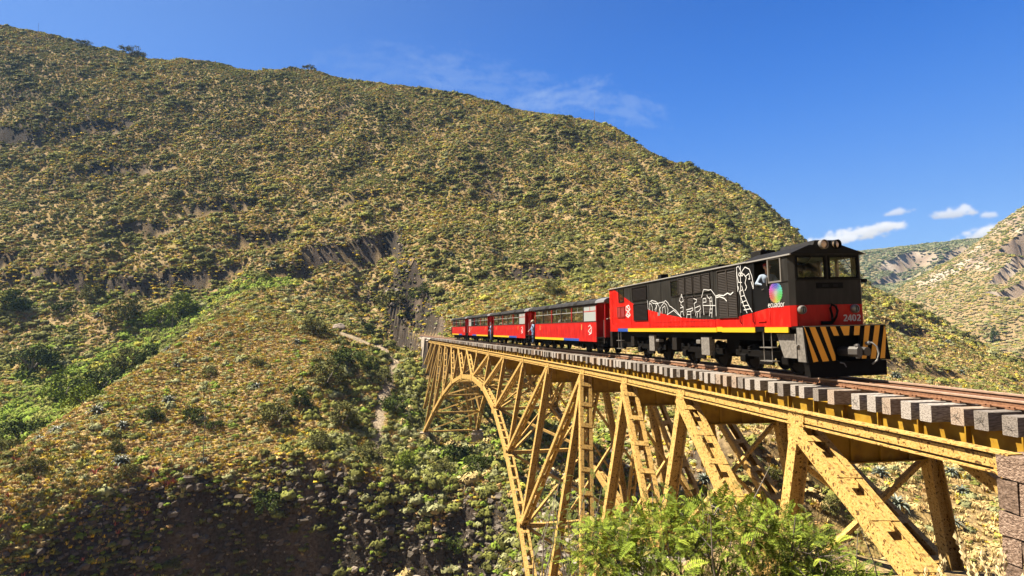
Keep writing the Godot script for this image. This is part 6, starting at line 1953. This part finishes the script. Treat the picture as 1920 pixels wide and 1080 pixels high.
func make_carriage(root: Node3D, flip: bool, last: bool) -> void:  # z towards the locomotive
	var L := 6.25
	var W := 1.2
	var f := -1.0 if flip else 1.0
	var bays := 6
	var bay := L * 2.0 / bays
	for s in [-1.0, 1.0]:
		var b := MB.new()
		b.bx(s * W, s * (W - 0.05), 0.66, 1.79, -L, L)
		part(root, "side_panel", b, M.car_red)
		b = MB.new()
		b.bx(s * (W + 0.012), s * (W - 0.06), 2.68, 2.82, -L, L)
		b.bx(s * (W + 0.02), s * (W - 0.07), 1.78, 1.82, -L, L)
		part(root, "window_rail", b, M.window_frame)
		for q in [["yellow_stripe", -L, 0.55, M.yellow_paint], ["blue_stripe", 0.55, 3.4, M.blue_paint]]:
			b = MB.new()
			var z0: float = q[1] * f; var z1: float = q[2] * f
			b.bx(s * (W + 0.004), s * W, 0.66, 0.81, z0, z1)
			part(root, q[0], b, q[3])
		for i in bays + 1:
			b = MB.new()
			var z := -L + bay * i
			var hw := 0.09 if i == 0 or i == bays else 0.055
			b.bx(s * (W + 0.006), s * (W - 0.06), 1.82, 2.68, clampf(z - hw, -L, L), clampf(z + hw, -L, L))
			part(root, "window_post", b, M.car_red if i % 2 == 0 else M.window_frame)
		for i in bays:
			var z := -L + bay * i
			var white := not last and (i == bays - 1 if not flip else i == 0)
			b = MB.new()
			b.bx(s * (W - 0.01), s * (W - 0.045), 2.36, 2.40, z + 0.06, z + bay - 0.06)
			b.bx(s * (W - 0.01), s * (W - 0.045), 2.40, 2.68, z + bay * 0.5 - 0.02, z + bay * 0.5 + 0.02)
			var w := part(root, "window", b, M.roof_trim if not white else M.car_red)
			b = MB.new()
			b.bx(s * (W - 0.02), s * (W - 0.03), 1.82, 2.68, z + 0.05, z + bay - 0.05)
			part(w, "pane", b, M.pale_pane if white else M.glass)
	for s in [-1.0, 1.0]:  # ends, with a doorway
		var b := MB.new()
		for q in [[-W + 0.05, -0.42, 0.9, 2.8], [0.42, W - 0.05, 0.9, 2.8], [-0.42, 0.42, 2.5, 2.8]]:
			b.bx(q[0], q[1], q[2], q[3], s * L, s * (L - 0.05))
		part(root, "end_wall", b, M.car_red)
		b = MB.new()
		b.bx(-W, W, 0.86, 0.93, s * L, s * (L + 1.28))
		b.bx(-W + 0.1, W - 0.1, 0.62, 0.86, s * (L + 1.1), s * (L + 1.26))
		b.bx(-0.12, 0.12, 0.55, 0.78, s * (L + 1.2), s * (L + 1.62))
		part(root, "platform", b, M.underframe)
		for x in [-1.0, 1.0]:
			b = MB.new()
			for k in 3:
				b.bx(x * (W + 0.02), x * (W - 0.26), 0.27 + 0.2 * k, 0.30 + 0.2 * k, s * (L + 0.25), s * (L + 0.95))
			for z in [0.25, 0.95]:
				b.bx(x * (W + 0.01), x * (W - 0.02), 0.26, 0.9, s * (L + z - 0.02), s * (L + z + 0.02))
			part(root, "step", b, M.underframe)
			b = MB.new()
			b.tube([Vector3(x * (W - 0.05), 0.6, s * (L + 0.98)), Vector3(x * (W - 0.05), 1.85, s * (L + 0.98)), Vector3(x * (W - 0.2), 1.92, s * (L + 1.08))], 0.018, 0.018, 6)
			part(root, "handrail", b, M.steel_grey)
			b = MB.new()
			b.bx(x * W, x * (W - 0.06), 0.9, 2.84, s * (L + 1.18), s * (L + 1.25))
			part(root, "corner_post", b, M.car_red)
			b = MB.new()
			b.bx(x * (W - 0.06), x * 0.45, 0.93, 1.75, s * (L + 1.19), s * (L + 1.23))
			part(root, "end_gate", b, M.car_red)
	# roof
	for q in [[-L - 1.3, -L, "roof_end", M.roof_pale if last else M.roof_grey], [-L, L, "roof", M.roof_grey], [L, L + 1.3, "roof_end", M.roof_pale]]:
		var pr := []
		for i in 13:
			var a := PI * i / 12.0
			pr.append(Vector2(cos(a) * (W + 0.09), 2.80 + pow(sin(a), 0.8) * 0.36))
		var b := MB.new()
		b.prism(Transform3D(), pr, q[0] + 0.002, q[1] - 0.002)
		part(root, q[2], b, q[3])
	for z in [-4.1, -2.0, 0.4, 2.6, 4.6]:
		var b := MB.new()
		b.bevel(Transform3D(Basis(), Vector3(0, 3.18, z)), Vector3(0.35, 0.12, 0.4), 0.04)
		part(root, "roof_vent", b, M.roof_grey)
	var b := MB.new()
	for i in 12:
		var a := PI * i / 12.0; var e := PI * (i + 1) / 12.0
		for z in [[-3.4, -2.5], [2.6, 3.2]]:
			var p := Vector2(cos(a) * (W + 0.095), 2.80 + pow(sin(a), 0.8) * 0.366); var q := Vector2(cos(e) * (W + 0.095), 2.80 + pow(maxf(sin(e), 0.0), 0.8) * 0.366)
			b.quad(Vector3(p.x, p.y, z[1]), Vector3(p.x, p.y, z[0]), Vector3(q.x, q.y, z[0]), Vector3(q.x, q.y, z[1]))
	part(root, "roof_patch", b, M.roof_dark)
	# floor, benches, underframe
	b = MB.new()
	b.bx(-W + 0.06, W - 0.06, 0.86, 0.93, -L, L)
	part(root, "floor", b, M.interior)
	for i in 11:
		for x in [-0.75, 0.75]:
			b = MB.new()
			var z := -5.6 + 1.1 * i
			b.bx(x - 0.38, x + 0.38, 1.30, 1.38, z - 0.2, z + 0.24)
			b.bx(x - 0.38, x + 0.38, 1.38, 1.95, z - 0.28, z - 0.2)
			b.bx(x - 0.34, x + 0.34, 0.93, 1.30, z - 0.1, z + 0.1)
			part(root, "bench", b, M.seat_cloth)
	b = MB.new()
	b.bx(-0.9, 0.9, 0.62, 0.86, -L - 1.1, L + 1.1)
	b.bx(-0.8, 0.8, 0.36, 0.62, -1.6, 1.2)
	b.tube([Vector3(-0.75, 0.46, 1.5), Vector3(-0.75, 0.46, 2.6)], 0.17, 0.17, 10)
	part(root, "underframe", b, M.underframe)
	for z in [-4.3, 4.3]:
		bogie(root, z, 0.85, 0.36, 0.0)
	b = MB.new()
	for s in [[[5.0, 1.5], [5.3, 1.6], [5.45, 1.45], [5.2, 1.35], [5.0, 1.25], [5.35, 1.12], [5.45, 1.3]], [[5.1, 1.05], [5.5, 1.15], [5.55, 1.5]]]:
		var m := []
		for p in s:
			m.append([p[0] * f, p[1]])
		stroke(b, m, 0.045, -W - 0.006)
	part(root, "painted_mark", b, M.white_paint)
	b = MB.new()
	for z in [-4.9, 3.9]:
		stroke(b, [[z * f, 1.35], [z * f, 1.62]], 0.11, -W - 0.006)
	part(root, "small_emblem", b, M.orange_paint)

func build_carriages() -> void:
	var spans := [[33.4, 45.4], [48.36, 60.5], [63.35, 75.66], [77.97, 90.26]]
	var labels := ["red carriage with white end window coupled right behind the locomotive", "second red carriage behind the locomotive, blue and yellow stripe, person at each end", "third red carriage behind the locomotive, white window at its far end", "last red carriage of the train with a dark tail and pale roof end"]
	var cars := []
	for i in 4:
		var d: float = (spans[i][0] + spans[i][1]) * 0.5
		var at := V(13.83 - 0.24 * d, -1.31, d)
		var o := thing("railway_carriage", labels[i], "carriage", at, atan2(0.24, 1.0), "red carriages of the train")
		make_carriage(o, i == 2, i == 3)
		cars.append(o)
	# people riding: two on the steps, the rest at the windows
	var blue := Color(0.12, 0.19, 0.30)
	var stander := person_mesh(blue, Color(0.075, 0.13, 0.26), false, 0.0, [Vector3(-0.30, 1.12, 0.06), Vector3(-0.26, 0.98, 0.24)], [Vector3(0.30, 1.12, 0.05), Vector3(0.32, 1.36, 0.22)], true)
	var hd := Vector3(0, 0.9 + 0.42 + 0.14 + 0.2, 0.04)
	for q in [[1, 46.9, -0.6, "person in a blue checked shirt and jeans standing on the steps behind the first carriage"], [2, 62.5, -0.9, "person in a dark jacket and jeans standing on the steps behind the second carriage"]]:
		var o := put(null, "person", stander, M.vertex_cloth)
		o.position = V(13.83 - 0.24 * q[1], -1.31 + 0.305, q[1]) - right_at(q[1]) * 1.10 + back_at(q[1]) * (0.55 if q[0] == 1 else 0.35)
		o.rotation.y = q[2] - 0.7
		tag(o, q[3], "person", "people riding on the train")
		put(o, "cap", cap_mesh(Color(0.30, 0.24, 0.18) if q[0] == 1 else Color(0.05, 0.05, 0.06), q[0] == 1), M.vertex_cloth).position = hd + Vector3(0, 0.03, -0.012)
		face(o, hd)
	var seated := []
	for c in [Color(0.55, 0.53, 0.5), Color(0.32, 0.05, 0.05), Color(0.10, 0.16, 0.30)]:
		seated.append(person_mesh(c, Color(0.05, 0.05, 0.07), true, 0.05, [Vector3(-0.27, 0.2, 0.12), Vector3(-0.2, 0.1, 0.34)], [Vector3(0.27, 0.2, 0.12), Vector3(0.2, 0.1, 0.34)], false))
	var shirts := ["pale", "dark red", "blue"]
	var ord := ["first", "second", "third"]
	var hs := Vector3(0, 0.42 + 0.14 + 0.2, 0.05 * 0.35 + 0.04)
	for q in [[0, -1.2, 0], [0, 0.0, 0], [1, -4.5, 0], [1, -2.3, 1], [1, -0.1, 2], [1, 2.1, 0], [2, -3.4, 0], [2, -2.3, 2], [2, -0.1, 0], [2, 2.1, 1], [2, 3.2, 0], [2, 4.3, 2]]:
		var o := put(null, "person", seated[q[2]], M.vertex_cloth)
		o.transform = cars[q[0]].transform * Transform3D(Basis(Vector3.UP, -0.25), Vector3(-0.72, 1.48, q[1] + 0.02))
		tag(o, "seated passenger in a %s shirt at the %s window of the %s carriage" % [shirts[q[2]], ["rearmost", "rear", "middle", "forward", "foremost"][clampi(int((q[1] + 6.0) / 2.5), 0, 4)], ord[q[0]]], "person", "people riding on the train")
		hair(o, hs, Color(0.03, 0.022, 0.018))
		face(o, hs)

# ------------------------------------------------------------------ sky
func sky_color(dir: Vector3, sun: Vector3) -> Color:
	var e := maxf(dir.y, 0.0)
	var hor := Color(0.30, 0.62, 1.0)
	var mid := Color(0.006, 0.170, 0.78)
	var zen := Color(0.012, 0.062, 0.30)
	var c := hor.lerp(mid, 1.0 - exp(-e * 5.5)).lerp(zen, smoothstep(0.22, 0.85, e))
	c = c.lerp(Color(0.60, 0.80, 0.98), exp(-e * 9.0) * 0.62)
	var cs := maxf(0.0, dir.dot(sun))
	c += Color(0.26, 0.33, 0.28) * pow(cs, 2.4) + Color(0.55, 0.5, 0.42) * pow(cs, 24.0)
	if dir.y < 0.0:
		c = c.lerp(Color(0.16, 0.13, 0.09), smoothstep(0.0, 0.06, -dir.y))
	return c

func build_sky(sun: Vector3) -> PanoramaSkyMaterial:
	var w := 512; var h := 256
	var im := Image.create(w, h, false, Image.FORMAT_RGBF)
	for y in h:
		var el := PI * (0.5 - (y + 0.5) / h)
		for x in w:
			var az := TAU * (x + 0.5) / w
			im.set_pixel(x, y, sky_color(Vector3(sin(az) * cos(el), sin(el), -cos(az) * cos(el)), sun))
	w = 3072; h = 1536
	im.resize(w, h, Image.INTERPOLATE_BILINEAR)
	# clouds: azimuth to the right of straight ahead and elevation, degrees; half widths; density
	var f := FastNoiseLite.new()
	f.frequency = 0.55; f.fractal_octaves = 5
	f.seed = 12
	for q in [[30.3, 7.9, 3.3, 0.72, 1.0, 0.10], [28.6, 7.5, 1.6, 0.5, 0.9, 0.0], [32.2, 8.3, 1.4, 0.45, 0.9, 0.1], [33.3, 9.45, 1.0, 0.30, 0.7, 0.08], [36.8, 9.0, 1.5, 0.52, 0.85, 0.0], [38.9, 8.55, 0.6, 0.28, 0.7, 0.0], [38.8, 7.3, 2.2, 0.6, 1.0, 0.22], [24.5, 8.6, 0.9, 0.2, 0.2, 0.1], [4.8, 21.6, 5.0, 1.5, 0.24, 0.18], [10.8, 20.6, 4.6, 1.7, 0.20, -0.25], [-3.0, 22.8, 9.0, 2.6, 0.15, -0.1], [-13.0, 23.0, 9.0, 3.0, 0.10, 0.15], [0.5, 20.2, 6.0, 1.6, 0.12, 0.1], [62.0, 12.0, 8.0, 2.0, 0.7, 0.0], [95.0, 14.0, 9.0, 2.4, 0.8, 0.0], [-70.0, 30.0, 14.0, 4.0, 0.3, 0.2], [150.0, 16.0, 12.0, 2.5, 0.7, 0.0], [-150.0, 12.0, 10.0, 2.0, 0.7, 0.0]]:
		var thin: bool = q[4] < 0.35
		var x0 := int((q[0] - q[2] * 1.4) / 360.0 * w); var x1 := int((q[0] + q[2] * 1.4) / 360.0 * w)
		var y0 := int((90.0 - q[1] - q[3] * 1.8) / 180.0 * h); var y1 := int((90.0 - q[1] + q[3] * 1.8) / 180.0 * h)
		for y in range(maxi(y0, 0), mini(y1, h)):
			for x in range(x0, x1):
				var u: float = ((x + 0.5) / w * 360.0 - q[0]) / q[2]
				var v: float = (90.0 - (y + 0.5) / h * 180.0 - q[1] - u * q[5] * q[2]) / q[3]
				if v < 0.0 and not thin:
					v *= 1.5
				var g := f.get_noise_2d(u * q[2] * (0.5 if thin else 1.0) + q[0] * 3.0, v * q[3] * 1.6)
				var g2 := f.get_noise_2d(u * q[2] * 3.1 + 40.0, v * q[3] * 4.0 - q[0])
				var a := clampf((1.0 - u * u * 0.95 - v * v * 0.9 + g * 1.15 + g2 * 0.4) * (0.7 if thin else 1.5), 0.0, 1.0)
				a = a * a * (3.0 - 2.0 * a) * q[4]
				if a <= 0.0:
					continue
				var xx := posmod(x, w)
				var lit := 0.80 + 0.22 * clampf(v + 0.3, -0.6, 0.8)
				var col := im.get_pixel(xx, y)
				im.set_pixel(xx, y, col.lerp(Color(0.98, 0.98, 1.0) * lit if not thin else Color(0.55, 0.68, 0.90), a))
	var m := PanoramaSkyMaterial.new()
	m.panorama = ImageTexture.create_from_image(im)
	return m

func _ready() -> void:
	var cam := Camera3D.new()
	cam.name = "camera"
	cam.fov = rad_to_deg(2.0 * atan(540.0 / 1119.0))
	cam.rotation.x = atan(79.0 / 1119.0)
	cam.near = 0.1
	cam.far = 3000.0
	add_child(cam)
	cam.current = true
	var el := deg_to_rad(54.0)
	var sun_dir := (Vector3(-0.99, 0, -0.11).normalized() * cos(el) + Vector3.UP * sin(el)).normalized()
	var sun := DirectionalLight3D.new()
	sun.name = "sun"
	sun.light_energy = 1.6
	sun.light_color = Color(1.0, 0.95, 0.86)
	sun.light_angular_distance = 0.5
	sun.shadow_enabled = true
	add_child(sun)
	sun.look_at_from_position(Vector3.ZERO, -sun_dir, Vector3.FORWARD)
	var env := Environment.new()
	env.background_mode = Environment.BG_SKY
	env.sky = Sky.new()
	env.sky.sky_material = build_sky(sun_dir)
	env.background_energy_multiplier = 0.245
	env.tonemap_mode = Environment.TONE_MAPPER_LINEAR
	env.tonemap_exposure = 4.1
	env.fog_enabled = true
	env.fog_density = 0.0001
	env.fog_light_color = Color(0.62, 0.80, 1.0)
	env.sdfgi_enabled = true
	env.ssao_enabled = true
	env.ssil_enabled = true
	var we := WorldEnvironment.new()
	we.name = "world_environment"
	we.environment = env
	add_child(we)
	rng.seed = 20
	na.seed = 5; na.frequency = 0.022; na.fractal_octaves = 4
	nb.seed = 9; nb.frequency = 0.09; nb.fractal_octaves = 4
	nc.seed = 2; nc.frequency = 0.022; nc.fractal_octaves = 2
	make_materials()
	var t0 := Time.get_ticks_msec()
	build_land()
	print("land ", Time.get_ticks_msec() - t0)
	build_bridge()
	build_track()
	build_abutments()
	build_locomotive()
	build_carriages()
	print("train ", Time.get_ticks_msec() - t0)
	build_trees()
	build_agaves()
	build_foreground()
	build_cover()
	settle_labels()
	print("plants ", Time.get_ticks_msec() - t0)
